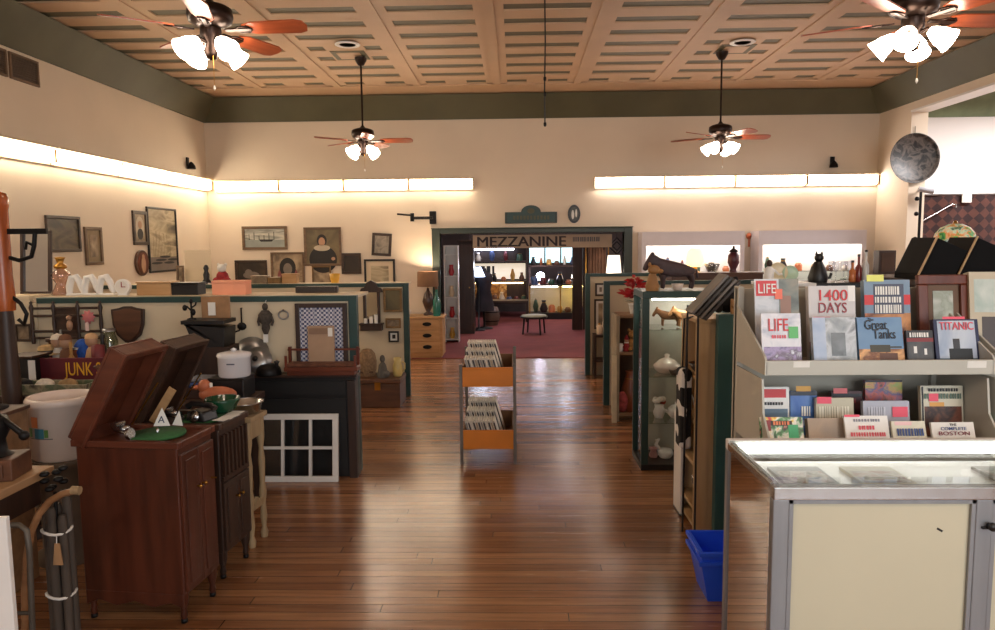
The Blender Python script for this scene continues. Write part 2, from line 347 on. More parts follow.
def fan(x, y, z, rz, label, R=.58):
    t = T('ceiling_fan', label, 'ceiling fan', (x, y, CZ-.04), 0, 'ceiling fans with lit glass shades')
    k = z-(CZ-.04)
    MB().lathe([(.012, -.09), (.035, -.08), (.065, -.03), (.07, 0)]).build('canopy', FANM, t)
    MB().tube([(0, 0, -.08), (0, 0, k+.06)], .011).build('rod', FANM, t)
    MB().lathe([(.02, k-.07), (.075, k-.06), (.12, k-.035), (.13, k), (.125, k+.04), (.1, k+.055), (.03, k+.075), (.012, k+.1)], n=28).build('motor_housing', FANM, t)
    for i in range(5):
        a = rz+2*PI*i/5; mx = Matrix.Rotation(a, 4, 'Z') @ Matrix.Translation((0, 0, k-.075)) @ Matrix.Rotation(rad(-14), 4, 'X')
        pl = [(.2, -.035), (.26, -.06), (R-.06, -.068), (R-.015, -.05), (R, 0), (R-.015, .05), (R-.06, .068), (.26, .06), (.2, .035)]
        b = MB(); b.prism(pl, -.004, .004, 'XY'); bo = b.build('blade', BLADE, t); bo.matrix_local = mx
        b = MB().bx(.09, .25, -.013, .013, -.013, -.004).tube([(.14, 0, -.008), (.18, .03, -.008), (.23, .03, -.008), (.25, 0, -.008), (.23, -.03, -.008), (.18, -.03, -.008)], .006, 6, closed=True)
        b.build('blade_iron', FANM, bo)
    MB().lathe([(.008, k-.25), (.03, k-.24), (.045, k-.2), (.03, k-.16), (.06, k-.12), (.06, k-.07)]).build('light_kit', FANM, t)
    for i in range(4):
        a = PI/4+.12+PI/2*i; dv = Vector((math.cos(a), math.sin(a), 0)); ax = (dv-Vector((0, 0, .75))).normalized()
        p = Vector((0, 0, k-.15))+dv*.085
        arm = MB().tube([Vector((0, 0, k-.15))+dv*.04, Vector((0, 0, k-.135))+dv*.075, p+ax*.02], .01).build('lamp_arm', FANM, t)
        MB().lathe([(.022, 0), (.034, .02), (.05, .06), (.054, .09), (.066, .125), (.062, .125), (.05, .09), (.045, .06), (.02, .012)], p, 20, axis=ax).build('lamp_shade', SHADE, t)
    MB().tube([(.02, -.03, k-.23), (.02, -.03, k-.4)], .0015, 5).build('pull_chain', BRASS, t)
    MB().lathe([(.001, k-.43), (.008, k-.415), (.004, k-.4)], (.02, -.03, 0), 8).build('chain_pull', PAPER, t)
    return t
fan(-1.74, 8.4, 2.91, rad(0), 'far left ceiling fan on a long rod, before the back wall')
fan(2.34, 8.4, 2.90, rad(4), 'far right ceiling fan on a long rod, above the shelves')
fan(-1.765, 4.3, 2.98, rad(-4), 'near left ceiling fan cut by the top of the photo')
fan(2.22, 4.2, 2.94, rad(6), 'near right ceiling fan with two big lit shades')
for px, n in ((347, 'left'), (743, 'right')):
    p = [(-1.77, 7.88), (2.46, 8.05)][n == 'right']
    t = T('recessed_downlight', 'round white recessed ceiling lamp before the %s far fan' % n, 'ceiling lamp', (p[0], p[1], CZ-.028), 0, 'recessed ceiling lamps')
    MB().lathe([(.085, -.001), (.1, -.012), (.135, -.006), (.135, 0)], n=28).build('ring', WHITE, t)
    MB().lathe([(.0, -.004), (.085, -.004)], n=24).build('recess', mat('dark_recess', (60, 50, 40), .6), t)
p = at(545, 128, 6)
t = T('hanging_cord', 'long thin black cord hanging from the ceiling over the aisle', 'cord', (p.x, 6, CZ-.03))
MB().tube([(0, 0, 0), (.004, 0, -.5), (-.003, 0, -.9), (0, 0, p.z-CZ+.05)], .006, 6).build('cord', BLACK, t)
for q in (.06, .3, .42): MB().lathe([(.004, -.02), (.012, -.01), (.012, .01), (.004, .02)], (0, 0, p.z-CZ+q), 8).build('knot', IRON, t)
# lamps that light the front of the shop, out of the frame
def plight(name, loc, e, col, r=.1):
    l = bpy.data.lights.new(name, 'POINT'); l.energy = e; l.color = col; l.shadow_soft_size = r
    o = bpy.data.objects.new(name, l); COL.objects.link(o); o.location = loc; return o
def alight(name, loc, e, col, sx, sy, rot):
    l = bpy.data.lights.new(name, 'AREA'); l.energy = e; l.color = col; l.shape = 'RECTANGLE'; l.size = sx; l.size_y = sy
    o = bpy.data.objects.new(name, l); COL.objects.link(o); o.location = loc; o.rotation_euler = rot; return o
WARM = (1, .82, .64)
for n, xx, yy in (('fan_lamp_front_left', -1.8, .1), ('fan_lamp_front_right', 2.3, .1)): plight(n, (xx, yy, 2.75), 48, WARM, .15)
alight('front_window_fill', (2.6, -3.35, 1.9), 150, (.96, .98, 1), 4.4, 2.2, (rad(90), 0, 0))  # added area lamp outside the window, brightens the book rack from the front
alight('side_room_tubes', (7.6, 9.0, 3.55), 190, (1, .96, .95), 2.8, .2, (0, 0, 0))
alight('side_room_tubes_near', (7.8, 4.5, 3.6), 90, (1, .96, .95), .3, 3.0, (0, 0, 0))
W = bpy.data.worlds.new('daylight'); S.world = W; W.use_nodes = True
W.node_tree.nodes['Background'].inputs[0].default_value = (.75, .85, 1, 1); W.node_tree.nodes['Background'].inputs[1].default_value = 1.0
S.view_settings.view_transform = 'Standard'; S.view_settings.look = 'None'; S.view_settings.exposure = .42; S.view_settings.gamma = 1
S.cycles.use_denoising = True; S.cycles.max_bounces = 7; S.cycles.transparent_max_bounces = 16; S.cycles.sample_clamp_indirect = 4
S.cycles.caustics_reflective = False; S.cycles.caustics_refractive = False
# ================================================================ WALL ITEMS
def frame_on(name, label, cat, loc, w, h, fm, am, fw=.03, dp=.025, rz=0, group=None, mount=0, mm=None, tilt=0, figs=None, roll=0):
    """framed picture: root at the bottom centre of its back, facing -Y before rz"""
    t = T(name, label, cat, loc, rz, group, rx=tilt, ry=roll)
    mb = MB().bx(-w/2, w/2, -dp, 0, 0, fw).bx(-w/2, w/2, -dp, 0, h-fw, h).bx(-w/2, -w/2+fw, -dp, 0, fw, h-fw).bx(w/2-fw, w/2, -dp, 0, fw, h-fw)
    mb.build('frame', fm, t, min(.004, fw/5))
    a, b = w/2-fw, h-fw
    if mount:
        MB().bx(-a, a, -dp*.35, -.002, fw, b).build('mount', mm or PAPER, t)
        a -= mount; z0, z1 = fw+mount, b-mount; y = -dp*.45
    else: z0, z1, y = fw, b, -dp*.35
    mb = MB().bx(-a, a, y, -.001, z0, z1)
    ms = [am]
    if figs:
        fm_, fn = figs; ms += fm_; fn(mb, a, z0, z1, y)
    mb.build('picture', ms, t); return t
def wpic(label, cat, pix, fm, am, fw=.03, **k):
    """on the left wall: pixel corners -> metres on the plane x = LX"""
    p = atx(pix[0], (pix[1]+pix[3])/2, LX); q = atx(pix[2], (pix[1]+pix[3])/2, LX)
    ym = (p.y+q.y)/2; xm = (pix[0]+pix[2])/2
    z0 = atx(xm, pix[3], LX).z; z1 = atx(xm, pix[1], LX).z
    return frame_on(k.pop('name', 'framed_picture'), label, cat, (LX+.001, ym, z0), q.y-p.y, z1-z0, fm, am, fw, rz=PI/2, **k)
def bpic(label, cat, pix, fm, am, fw=.03, **k):
    Y = k.pop('Y', BY); x, z, w, h = rc(*pix, Y)
    return frame_on(k.pop('name', 'framed_picture'), label, cat, (x, Y-.001, z), w, h, fm, am, fw, **k)
DKF = wood('dark_frame', (44, 32, 24), (64, 46, 34), .4, 'X')
BRF = wood('brown_frame', (92, 70, 50), (116, 90, 64), .45, 'X')
LANDD = art('dusky_landscape', [(40, 36, 32), (70, 60, 48), (96, 84, 62), (52, 46, 40)], 4, (1, 1, 2))
LANDW = art('marsh_print', [(70, 62, 50), (150, 136, 108), (196, 182, 150), (110, 98, 76)], 2.2, (1, 1, 3))
SEA = art('harbour_print', [(110, 110, 100), (160, 160, 150), (200, 196, 180), (84, 84, 78)], 5, (.5, .5, 3))
SEP = art('sepia_print', [(90, 74, 58), (150, 130, 104), (186, 166, 136)], 6)
DRK = art('dark_oil_paint', [(30, 24, 20), (52, 42, 32), (78, 60, 42)], 4)
SKIN = mat('painted_skin', (180, 140, 110), .5); BLKP = mat('painted_black', (26, 22, 20), .5); WHP = mat('painted_white', (196, 184, 160), .6)
GRP = mat('painted_grey', (120, 110, 100), .6)
def gulls(mb, a, z0, z1, y):
    h = z1-z0; mb.ell(a*.15, z0+h*.35, a*.5, h*.03, y-.002, y, 20, 1); mb.prism([(-a*.3, z0+h*.4), (a*.5, z0+h*.4), (a*.3, z0+h*.9), (0, z0+h*.6)], y-.0015, y, 'XZ', 1)
wpic('dark landscape painting in a black frame on the left wall', 'painting', (45, 216, 79, 252), DKF, LANDD, .03)
wpic('narrow print in a thin wooden frame beside the dark landscape', 'framed print', (84, 227, 101, 265), BRF, SEP, .035, mount=.05, mm=mat('mount_tan', (150, 132, 104), .8))
def head1(mb, a, z0, z1, y):
    h = z1-z0; mb.ell(0, z0+h*.5, a*.8, h*.42, y-.0015, y, 24, 1); mb.ell(0, z0+h*.62, a*.35, h*.14, y-.003, y, 20, 2); mb.ell(0, z0+h*.28, a*.55, h*.2, y-.0025, y, 20, 3)
wpic('small framed photograph of a standing figure, above the oval plaque', 'framed photo', (132, 211, 146, 245), DKF, SEP, .04, figs=([WHP, SKIN, BLKP], head1))
def marsh(mb, a, z0, z1, y):
    h = z1-z0; mb.bx(-a, a, y-.0008, y, z0, z0+h*.22, 1)
    for i in range(5): mb.ell(-a*.5+a*.3*i, z0+h*(.12+.05*(i % 3)), a*.4, h*.02, y-.002, y, 16, 2)
    for i in range(12): mb.bx(-a*.7+a*.11*i, -a*.7+a*.11*i+.006, y-.0015, y, z0+h*.2, z0+h*(.45+.3*random.random()), 3)
wpic('large tall marsh landscape in a thin black frame on the left wall', 'framed print', (147, 208, 176, 272), BLACK, LANDW, .025, figs=([GRP, BLKP, mat('reed_tan', (130, 116, 88), .7)], marsh))
p = atx(134, 263, LX); q = atx(147, 263, LX); z0 = atx(140, 276, LX).z; z1 = atx(140, 250, LX).z
t = T('oval_plaque', 'brown oval plaque with a pale figure on the left wall', 'plaque', (LX+.001, (p.y+q.y)/2, (z0+z1)/2), PI/2)
MB().ell(0, 0, (q.y-p.y)/2, (z1-z0)/2, -.03, 0, 32).build('rim', WALNUT, t, .006)
MB().ell(0, 0, (q.y-p.y)*.38, (z1-z0)*.4, -.034, -.03, 32).ell(0, -.02, .05, .1, -.04, -.034, 20, 1).ell(0, .07, .028, .035, -.042, -.034, 16, 1).build('relief', [MAHOG, SKIN], t)
# ventilation grille and a small fitting high on the left wall
t = T('air_vent', 'brown air vent grille high on the left wall', 'air vent', (LX+.001, 6.62, 3.19), PI/2)
mb = MB()
for a, b in ((-.62, -.02), (.02, .42)):
    mb.bx(a, b, -.02, 0, 0, .02).bx(a, b, -.02, 0, .22, .24).bx(a, a+.02, -.02, 0, .02, .22).bx(b-.02, b, -.02, 0, .02, .22)
mb.build('frame', mat('vent_brown', (112, 88, 66), .6), t)
mb = MB()
for a, b in ((-.6, -.04), (.04, .4)):
    mb.bx(a, b, -.003, 0, .02, .22)
    for i in range(9): mb.bar((a, -.01, .035+.021*i), (b, -.01, .035+.021*i), .012, .003)
mb.build('louvre', mat('vent_dark', (80, 62, 48), .6), t)
for px, py, n in ((187, 164, 0), (832, 163, 1)):
    if n: pt = at(px, py, BY); lo = (pt.x, BY, pt.z); rz = 0; lb = 'small dark bell on the back wall, above the right tube lights'
    else: pt = atx(px, py, LX); lo = (LX, pt.y, pt.z); rz = PI/2; lb = 'small dark bell on the left wall, above the tube lights'
    t = T('wall_bell', lb, 'bell', lo, rz)
    MB().bx(-.03, .03, -.02, 0, -.03, .09).build('bracket', IRON, t); MB().lathe([(.06, -.07), (.055, -.03), (.03, .01), (.01, .03)], (0, -.06, 0), 16).build('gong', IRON, t)
# back wall pictures
def ship(mb, a, z0, z1, y):
    h = z1-z0; mb.bx(-a, a, y-.001, y, z0, z0+h*.4, 1); mb.prism([(-a*.2, z0+h*.3), (a*.35, z0+h*.3), (a*.45, z0+h*.42), (-a*.3, z0+h*.42)], y-.003, y, 'XZ', 2)
    for i in range(6): mb.bx(-a*.8+a*.25*i, -a*.8+a*.25*i+.01, y-.002, y, z0+h*.4, z0+h*(.6+.25*random.random()), 2)
bpic('wide harbour print in a brown frame under the left tube lights', 'framed print', (243, 226, 287, 250), BRF, SEA, .04, figs=([mat('sea_grey', (140, 146, 140), .5), BLKP], ship))
def hump(mb, a, z0, z1, y):
    h = z1-z0; mb.ell(0, z0+h*.3, a*.6, h*.2, y-.002, y, 24, 1); mb.ell(-a*.2, z0+h*.45, a*.25, h*.18, y-.003, y, 20, 1)
bpic('small dark still-life painting with a pale shape, left of the woman portrait', 'painting', (236, 260, 267, 283), DKF, DRK, .035, figs=([GRP], hump))
def woman(mb, a, z0, z1, y):
    h = z1-z0; mb.ell(0, z0+h*.25, a*.7, h*.4, y-.001, y, 24, 1); mb.ell(0, z0+h*.55, a*.55, h*.33, y-.002, y, 24, 2); mb.ell(0, z0+h*.5, a*.3, h*.2, y-.003, y, 20, 3)
bpic('woman portrait in a thin brown frame, left of the tall portrait', 'framed portrait', (272, 252, 304, 286), BRF, SEP, .03, figs=([mat('painted_rose', (130, 70, 66), .6), BLKP, GRP], woman))
def port(mb, a, z0, z1, y):
    h = z1-z0; mb.ell(0, z0+h*.12, a*.85, h*.4, y-.001, y, 28, 1); mb.ell(-a*.05, z0+h*.46, a*.5, h*.09, y-.003, y, 24, 2); mb.ell(-a*.05, z0+h*.68, a*.3, h*.18, y-.002, y, 24, 1)
    mb.ell(-a*.05, z0+h*.64, a*.2, h*.13, y-.003, y, 24, 3); mb.ell(a*.62, z0+h*.14, a*.12, h*.05, y-.003, y, 16, 3)
bpic('tall portrait of a dark figure in a white collar, centre of the wall', 'painting', (305, 227, 341, 266), BRF, art('brown_backdrop', [(84, 74, 54), (120, 106, 76), (100, 86, 62)], 3), .035, figs=([BLKP, WHP, SKIN], port))
bpic('very small dark painting right of the tall portrait', 'painting', (342, 253, 361, 274), DKF, DRK, .04)
bpic('grey print below the tall portrait', 'framed print', (313, 266, 331, 290), GOLDF, SEP, .02, Y=BY)
x, z, w, h = rc(371, 233, 390, 256, BY-.05)
frame_on('framed_picture', 'tilted small print in a dark frame, above the black glass frame', 'framed print', (x, BY-.001, z), w, h, DKF, art('grey_print', [(110, 104, 96), (160, 150, 134), (84, 78, 70)], 8), .04, roll=rad(4))
bpic('print in a double black frame below the tilted print', 'framed print', (365, 259, 395, 292), BLACK, LANDW, .03, mount=.07, mm=CREAM)
pt = at(336, 283, 7.9)
# black wall bracket
a = at(397, 213, BY-.1); b = at(433, 218, BY)
t = T('wall_bracket', 'black iron swing bracket on the back wall left of the doorway', 'bracket', (b.x, BY, b.z))
MB().bx(-.05, .05, -.04, 0, -.09, .1).build('plate', IRON, t, .01)
MB().tube([(0, -.06, 0), (-.3, -.08, .0)], .022).tube([(-.3, -.08, -.05), (-.3, -.08, .07)], .03).tube([(-.3, -.08, .04), (-.52, -.1, .06)], .014).build('arm', IRON, t)
# green arched sign and oval plaque
x, z, w, h = rc(505, 205, 557, 223.5, BY)
t = T('arched_sign', 'dark green arched shop sign above the mezzanine doorway', 'sign', (x, BY-.001, z))
pl = [(-w/2, 0), (w/2, 0), (w/2, h*.62), (w*.2, h*.62)]+[(w*.19*math.cos(PI*i/12), h*.62+h*.38*math.sin(PI*i/12)) for i in range(13)]+[(-w*.2, h*.62), (-w/2, h*.62)]
MB().prism(pl, -.03, 0).build('board', DGREEN, t, .004)
pl2 = [(a_*.92, .012+b_*.9) for a_, b_ in pl]
MB().prism(pl2, -.034, -.03).build('face', TEAL, t)
SG = mat('faded_sign_gold', (84, 82, 56), .6)
mb = MB()
for i in range(11): mb.bx(-w*.34+w*.065*i, -w*.34+w*.065*i+w*.04, -.037, -.034, h*.2, h*.42)
mb.ell(0, h*.68, w*.07, h*.15, -.037, -.034); mb.build('lettering', SG, t)
pt = at(574, 214, BY)
t = T('oval_sign', 'black and white oval plaque right of the green arched sign', 'plaque', (pt.x, BY-.001, pt.z))
MB().ell(0, 0, .092, .135, -.02, 0, 32).build('rim', BLACK, t, .004)
MB().ell(0, 0, .065, .105, -.024, -.02, 28).ell(-.02, -.01, .02, .07, -.028, -.024, 20, 1).ell(.03, .01, .014, .06, -.028, -.024, 20, 1).build('face', [mat('plaque_grey', (70, 72, 66), .5), PAPER], t)
# ================================================================ LEFT PARTITIONS
WB = mat('partition_board', (204, 188, 160), .75, var=.05, sc=2)
def partition(label, x0, x1, y, zt, ledge=0, side=1, pw=.06):
    t = T('partition', label, 'partition', ((x0+x1)/2, y, 0)); h = (x1-x0)/2
    MB().bx(-h+pw, h-pw, .015, .045, .0, zt-.042).build('board', WB, t)
    MB().bx(-h+pw, h-pw, 0, .06, zt-.042, zt-.002).build('top_rail', TEAL, t, .004)
    for s in (-1, 1): MB().bx(min(s*h, s*(h-pw)), max(s*h, s*(h-pw)), 0, .06, 0, zt-.002 if s > 0 or side > 0 else zt-.042).build('post', TEAL if s > 0 or side > 0 else WB, t, .004)
    if ledge: MB().bx(-h, h, .06, ledge, zt-.02, zt+.0).build('ledge', WB, t)
    return t
LP = 5.1
partition('cream partition with a dark green rail behind the phonographs', -3.52, -1.135, LP, 1.29, .42, -1)
partition('second cream partition with green rail, nearer the pine chest', -4.55, -1.15, 7.7, 1.235, .27)
# narrow white shelf end at the far left of the partition
t = T('partition', 'pale wall panel at the left end of the near partition', 'panel', (-4.05, 5.12, 0))
MB().bx(-.53, .53, 0, .04, 0, 1.28).build('board', WB, t); MB().bx(-.53, .53, -.005, .3, 1.28, 1.3).build('ledge', CREAM, t)
ZL = 1.29
def onledge(px, Y=5.35): return at(px, 290, Y).x
# mirror standing on the ledge
frame_on('wall_mirror', 'dark wooden mirror standing on the ledge at the far left', 'mirror', (onledge(31), 5.42, ZL+.001), .24, .49, DWOOD, mat('mirror_glass', (200, 200, 200), .03, 1, var=.02), .025, tilt=rad(-6))
# oil lamp
x = onledge(62)
t = T('oil_lamp', 'glass oil lamp with a brass burner on the ledge', 'oil lamp', (x, 5.35, ZL))
MB().lathe([(.065, 0), (.07, .02), (.05, .05), (.035, .09), (.06, .13), (.065, .16), (.035, .19), (.025, .2)], n=20, flute=.06).build('font', glassm('pink_glass', (.85, .68, .62), 2.2, .08), t)
MB().lathe([(.03, .2), (.045, .205), (.045, .225), (.02, .24), (.03, .27), (.04, .285), (.0, .29)], n=16).build('burner', BRASS, t)
# white scroll letter rack: four fluted shell plates
for i, px in enumerate((78, 93, 108)):
    x = onledge(px); n = ['beside the oil lamp', 'in the middle of the three', 'nearest the round clock'][i]
    t = T('scroll_bracket', 'white painted scroll bracket on the ledge, %s' % n, 'bracket', (x, 5.33, ZL), 0, 'white scroll brackets on the ledge')
    MB().tube([(-.055, 0, .0), (-.05, 0, .07), (-.03, 0, .13), (.005, 0, .14), (.03, 0, .1), (.045, 0, .04), (.06, 0, .02)], [.022, .026, .026, .024, .024, .02, .014], 10).build('scroll', WHITE, t)
    MB().bx(-.065, .07, -.03, .03, 0, .014).build('foot', WHITE, t, .004)
x = onledge(127); t = T('table_clock', 'small round white clock on the ledge', 'clock', (x, 5.3, ZL))
MB().ell(0, .062, .058, .058, -.02, .02, 28).build('case', WHITE, t, .006); MB().ell(0, .062, .045, .045, -.023, -.02, 24).bx(-.003, .003, -.026, -.023, .06, .1, 1).bx(0, .03, -.026, -.023, .06, .066, 1).build('dial', [PAPER, mat('clock_red', (150, 40, 40), .6)], t)
MB().bx(-.035, .035, -.02, .02, 0, .012).build('foot', WHITE, t)
x = onledge(158, 5.3); t = T('wooden_box', 'tan wooden box on the ledge beside the white clock', 'box', (x, 5.32, ZL)); MB().bx(-.135, .12, -.07, .07, 0, .088).build('body', PINE, t, .004); MB().bx(-.14, .125, -.075, .075, .089, .1).build('lid', PINE, t, .003)
x = onledge(187, 5.3); t = T('storage_box', 'black storage box on the ledge beside the tan box', 'box', (x, 5.33, ZL)); MB().bx(-.1, .1, -.07, .07, 0, .075).build('body', BLACK, t, .004); MB().bx(-.105, .105, -.075, .075, .076, .092).build('lid', BLACK, t, .003)
SALM = mat('salmon_card', (236, 160, 126), .8, var=.05)
for i, px in enumerate((226, 241)):
    x = onledge(px, 5.3); w = (.08, .045)[i]
    t = T('gift_box', ['large', 'narrow'][i]+' salmon pink box on the ledge', 'box', (x+(.0, .012)[i], 5.3, ZL)); MB().bx(-w, w, -.06, .06, 0, .085).build('body', SALM, t, .002); MB().bx(-w-.002, w+.002, -.062, .062, .086, .105).build('lid', SALM, t, .002)
x, z, w, h = rc(297, 289, 341, 297, 5.45)
t = T('picture_light', 'long low dark frame lying on the ledge near its right end', 'frame', (x, 5.4, ZL)); MB().bx(-.16, .16, -.02, .02, 0, .05).build('frame', DKF, t, .004); MB().bx(-.14, .14, -.024, -.02, .012, .04).build('panel', DRK, t)
# things on the second partition's ledge
Z2 = 1.235
def led2(px): return at(px, 285, 7.9).x
t = T('board_leaning', 'plain beige board leaning behind the second partition', 'board', (led2(197), 7.95, Z2)); MB().bx(-.15, .15, 0, .012, 0, .37).build('panel', CREAM, t, .003)
frame_on('framed_picture', 'small brown frame standing beside the beige board', 'frame', (led2(181), 7.9, Z2+.001), .08, .2, BRF, SEP, .02, tilt=rad(-5))
t = T('toy_bear', 'red and white stuffed toy sitting on the second ledge', 'toy', (led2(224), 7.87, Z2))
MB().ball((0, 0, .07), (.07, .06, .075), 12).ball((.05, -.02, .04), (.05, .05, .035), 10).ball((-.05, -.02, .04), (.05, .05, .035), 10).build('body', RED, t)
MB().ball((0, -.01, .17), (.05, .05, .048), 12, 0).ball((-.04, 0, .21), .018, 8).ball((.04, 0, .21), .018, 8).build('head', PAPER, t)
t = T('figurine', 'small black figurine beside the red toy', 'figurine', (led2(208), 7.87, Z2)); MB().lathe([(.05, 0), (.05, .02), (.03, .05), (.035, .1), (.02, .14), (.03, .17), (.02, .2), (0, .21)], n=14).build('figure', BLACK, t)
MB().bx(-.05, .05, -.04, .04, -.0, .012).build('base', PAPER, t)
for i, (px, w, h, mt, lb) in enumerate(((262, .09, .07, SEP, 'brown lidded tin'), (277, .07, .05, GOLDF, 'gilt trinket box'), (292, .08, .09, PINE, 'small pine box'))):
    t = T('trinket_box', lb+' on the second ledge', 'box', (led2(px), 7.86, Z2)); MB().bx(-w, w, -.05, .05, 0, h).build('body', mt, t, .004); MB().bx(-w-.005, w+.005, -.055, .055, h, h+.015).build('lid', mt, t, .004)
t = T('yellow_cup', 'small yellow cup on the second ledge', 'cup', (led2(336), 7.86, Z2)); MB().lathe([(.04, 0), (.05, .04), (.058, .1), (.052, .1), (.045, .04), (.0, .01)], n=18).build('cup', mat('yellow_glaze', (226, 170, 60), .4), t)
# ---- second partition face (right end): mirror with candle shelf, prints, trunk
Y2 = 7.69
x, z, w, h = rc(361, 280, 383, 330, Y2)
t = T('carved_mirror', 'carved dark wall mirror with a candle shelf on the second partition', 'mirror', (x, Y2, z))
MB().bx(-w*.36, -w*.24, -.03, 0, .1, h*.78).bx(w*.24, w*.36, -.03, 0, .1, h*.78).bx(-w*.36, w*.36, -.03, 0, .08, .12).prism([(-w*.5, h*.76), (w*.5, h*.76), (w*.42, h*.84), (w*.28, h*.86), (w*.2, h*.95), (0, h), (-w*.2, h*.95), (-w*.28, h*.86), (-w*.42, h*.84)], -.04, 0).build('frame', DWOOD, t, .004)
MB().bx(-w*.24, w*.24, -.012, 0, .12, h*.76).build('mirror_glass', mat('mirror_glass', (200, 200, 200), .03, 1), t)
MB().bx(-w*.5, w*.5, -.1, 0, .06, .08).bx(-w*.46, w*.46, -.09, 0, 0, .06).build('shelf', DWOOD, t, .004)
for i, dx in enumerate((-.06, .0, .05)):
    tt = T('candle', 'white candle on the shelf of the carved mirror', 'candle', (x+dx, Y2-.06, z+.08), 0, 'candles on the mirror shelf')
    MB().lathe([(.02, 0), (.02, .05+.02*i), (.0, .052+.02*i)], n=10).build('wax', PAPER, tt); MB().tube([(0, 0, .05+.02*i), (0, 0, .066+.02*i)], .002, 5).build('wick', BLACK, tt)
x, z, w, h = rc(384, 288, 402, 312, Y2); frame_on('framed_picture', 'olive print in a dull gilt frame beside the carved mirror', 'framed print', (x, Y2, z), w, h, GOLDF, art('olive_print', [(70, 62, 40), (104, 92, 58), (84, 74, 48)], 5), .025)
x, z, w, h = rc(386, 318, 401, 328, Y2); frame_on('framed_picture', 'small wide gilt frame under the olive print', 'framed print', (x, Y2, z), w, h, GOLDF, SEP, .02)
x, z, w, h = rc(389, 331, 399, 342, Y2); frame_on('framed_picture', 'tiny black frame with a white mount, above the yellow jug', 'framed print', (x, Y2, z), w, h, BLACK, BLKP, .018, mount=.02)
x0_, z, w, h = rc(363, 372, 407, 396, 7.35)
t = T('blanket_chest', 'dark brown chest below the carved mirror', 'chest', (-1.4, 7.35, 0))
MB().bx(-.235, .225, -.2, .2, 0, .24).build('body', WALNUT, t, .006); MB().bx(-.24, .23, -.205, .205, .245, .29).build('lid', WALNUT, t, .008)
MB().bx(-.03, .03, -.212, -.2, .18, .26).build('latch', BRASS, t)
def on3(px, Y=7.3): return at(px, 370, Y).x
t = T('wicker_basket', 'tan woven basket on the left end of the brown chest', 'basket', (on3(366), 7.38, .29)); t.scale = (.75, .75, .95)
MB().lathe([(.1, 0), (.125, .07), (.13, .16), (.11, .24), (.06, .29), (.0, .3)], n=20).build('body', mat('basket_weave', (134, 108, 80), .9, var=.3, sc=40, bump=.6, bs=120), t); MB().tube([(-.1, -.1, .05), (.1, -.1, .05)], .01).build('band', WALNUT, t)
t = T('stone_figurine', 'grey kneeling figurine in the middle of the brown chest', 'figurine', (on3(383), 7.28, .29)); t.scale = (.8, .8, 1)
MB().lathe([(.07, 0), (.075, .03), (.06, .07), (.05, .12), (.03, .15), (.0, .16)], n=14).ball((0, 0, .19), (.035, .035, .042), 12).ball((.05, -.03, .04), (.05, .06, .035), 10).build('figure', mat('grey_stone', (92, 88, 82), .8, var=.25), t)
t = T('yellow_jug', 'pale yellow jug on the right end of the brown chest', 'jug', (on3(397), 7.34, .29)); t.scale = (.85, .85, .95)
MB().lathe([(.045, 0), (.06, .03), (.062, .1), (.045, .15), (.05, .2), (.045, .2), (.04, .15), (.0, .02)], n=18).build('body', mat('pale_yellow_glaze', (206, 184, 116), .35), t); MB().tube([(.055, 0, .16), (.09, 0, .14), (.09, 0, .08), (.058, 0, .05)], .008).build('handle', mat('pale_yellow_glaze', (206, 184, 116)), t)
# pine chest and table lamp by the doorway
t = T('chest_of_drawers', 'pine chest of drawers left of the mezzanine doorway', 'chest of drawers', (-1.45, 10.45, 0))
MB().bx(-.4, .4, -.2, .2, .04, .58).bx(-.38, .38, -.18, .2, 0, .04).build('body', PINE, t, .004); MB().bx(-.42, .42, -.225, .21, .58, .61).build('top', PINE, t, .006)
for i in range(3):
    z = .09+.165*i; dr = MB().bx(-.36, .36, -.215, -.2, z, z+.15).build('drawer', PINE, t, .004)
    MB().lathe([(.012, 0), (.02, .02), (.0, .028)], (-.1, -.215, z+.09), 12, axis=(0, -1, 0)).build('knob', DWOOD, dr); MB().ell(.18, z+.085, .065, .028, -.235, -.215, 16).build('cup_pull', IRON, dr)
pt = at(429, 318, 10.4)
t = T('table_lamp', 'lit table lamp with a brown drum shade on the pine chest', 'table lamp', (pt.x-.02, 10.5, .61))
MB().lathe([(.07, 0), (.075, .02), (.03, .05), (.06, .12), (.085, .2), (.06, .3), (.025, .36), (.015, .4)], n=20).build('base', mat('mottled_brown_glaze', (70, 46, 36), .3, var=.4, sc=20), t)
MB().lathe([(.155, .42), (.15, .64), (.147, .64), (.152, .42)], n=28).build('lamp_shade', mat('brown_shade_cloth', (126, 92, 66), .9), t)
MB().ball((0, 0, .52), .035, 12).build('bulb', glow('table_bulb', (255, 206, 150), 160), t); MB().tube([(0, 0, .4), (0, 0, .5)], .008).build('stem', BRASS, t)
TLAMP = (pt.x-.02, 10.5, 1.16)
t = T('teal_bottle', 'teal glass bottle beside the table lamp', 'bottle', (-1.14, 10.36, .61)); MB().lathe([(.05, 0), (.055, .03), (.055, .22), (.02, .3), (.02, .38), (.0, .385)], n=18).build('body', mat('teal_glaze', (40, 110, 96), .2), t); MB().lathe([(.022, .386), (.022, .42), (0, .422)], n=12).build('stopper', WALNUT, t)
for i, (dx, r, h, c, lb) in enumerate(((-.25, .075, .15, (206, 130, 96), 'copper pink bowl on the pine chest'), (-.12, .06, .09, (230, 220, 206), 'white bowl on the pine chest'), (-.32, .04, .2, (230, 226, 214), 'white jug at the left of the pine chest'))):
    t = T('china_bowl', lb, 'bowl', (-1.45+dx, 10.36, .61)); MB().lathe([(r*.5, 0), (r*.6, .01), (r*.95, h*.6), (r, h), (r*.93, h), (r*.6, h*.5), (0, .02)], n=20).build('body', mat('china%d' % i, c, .25), t)
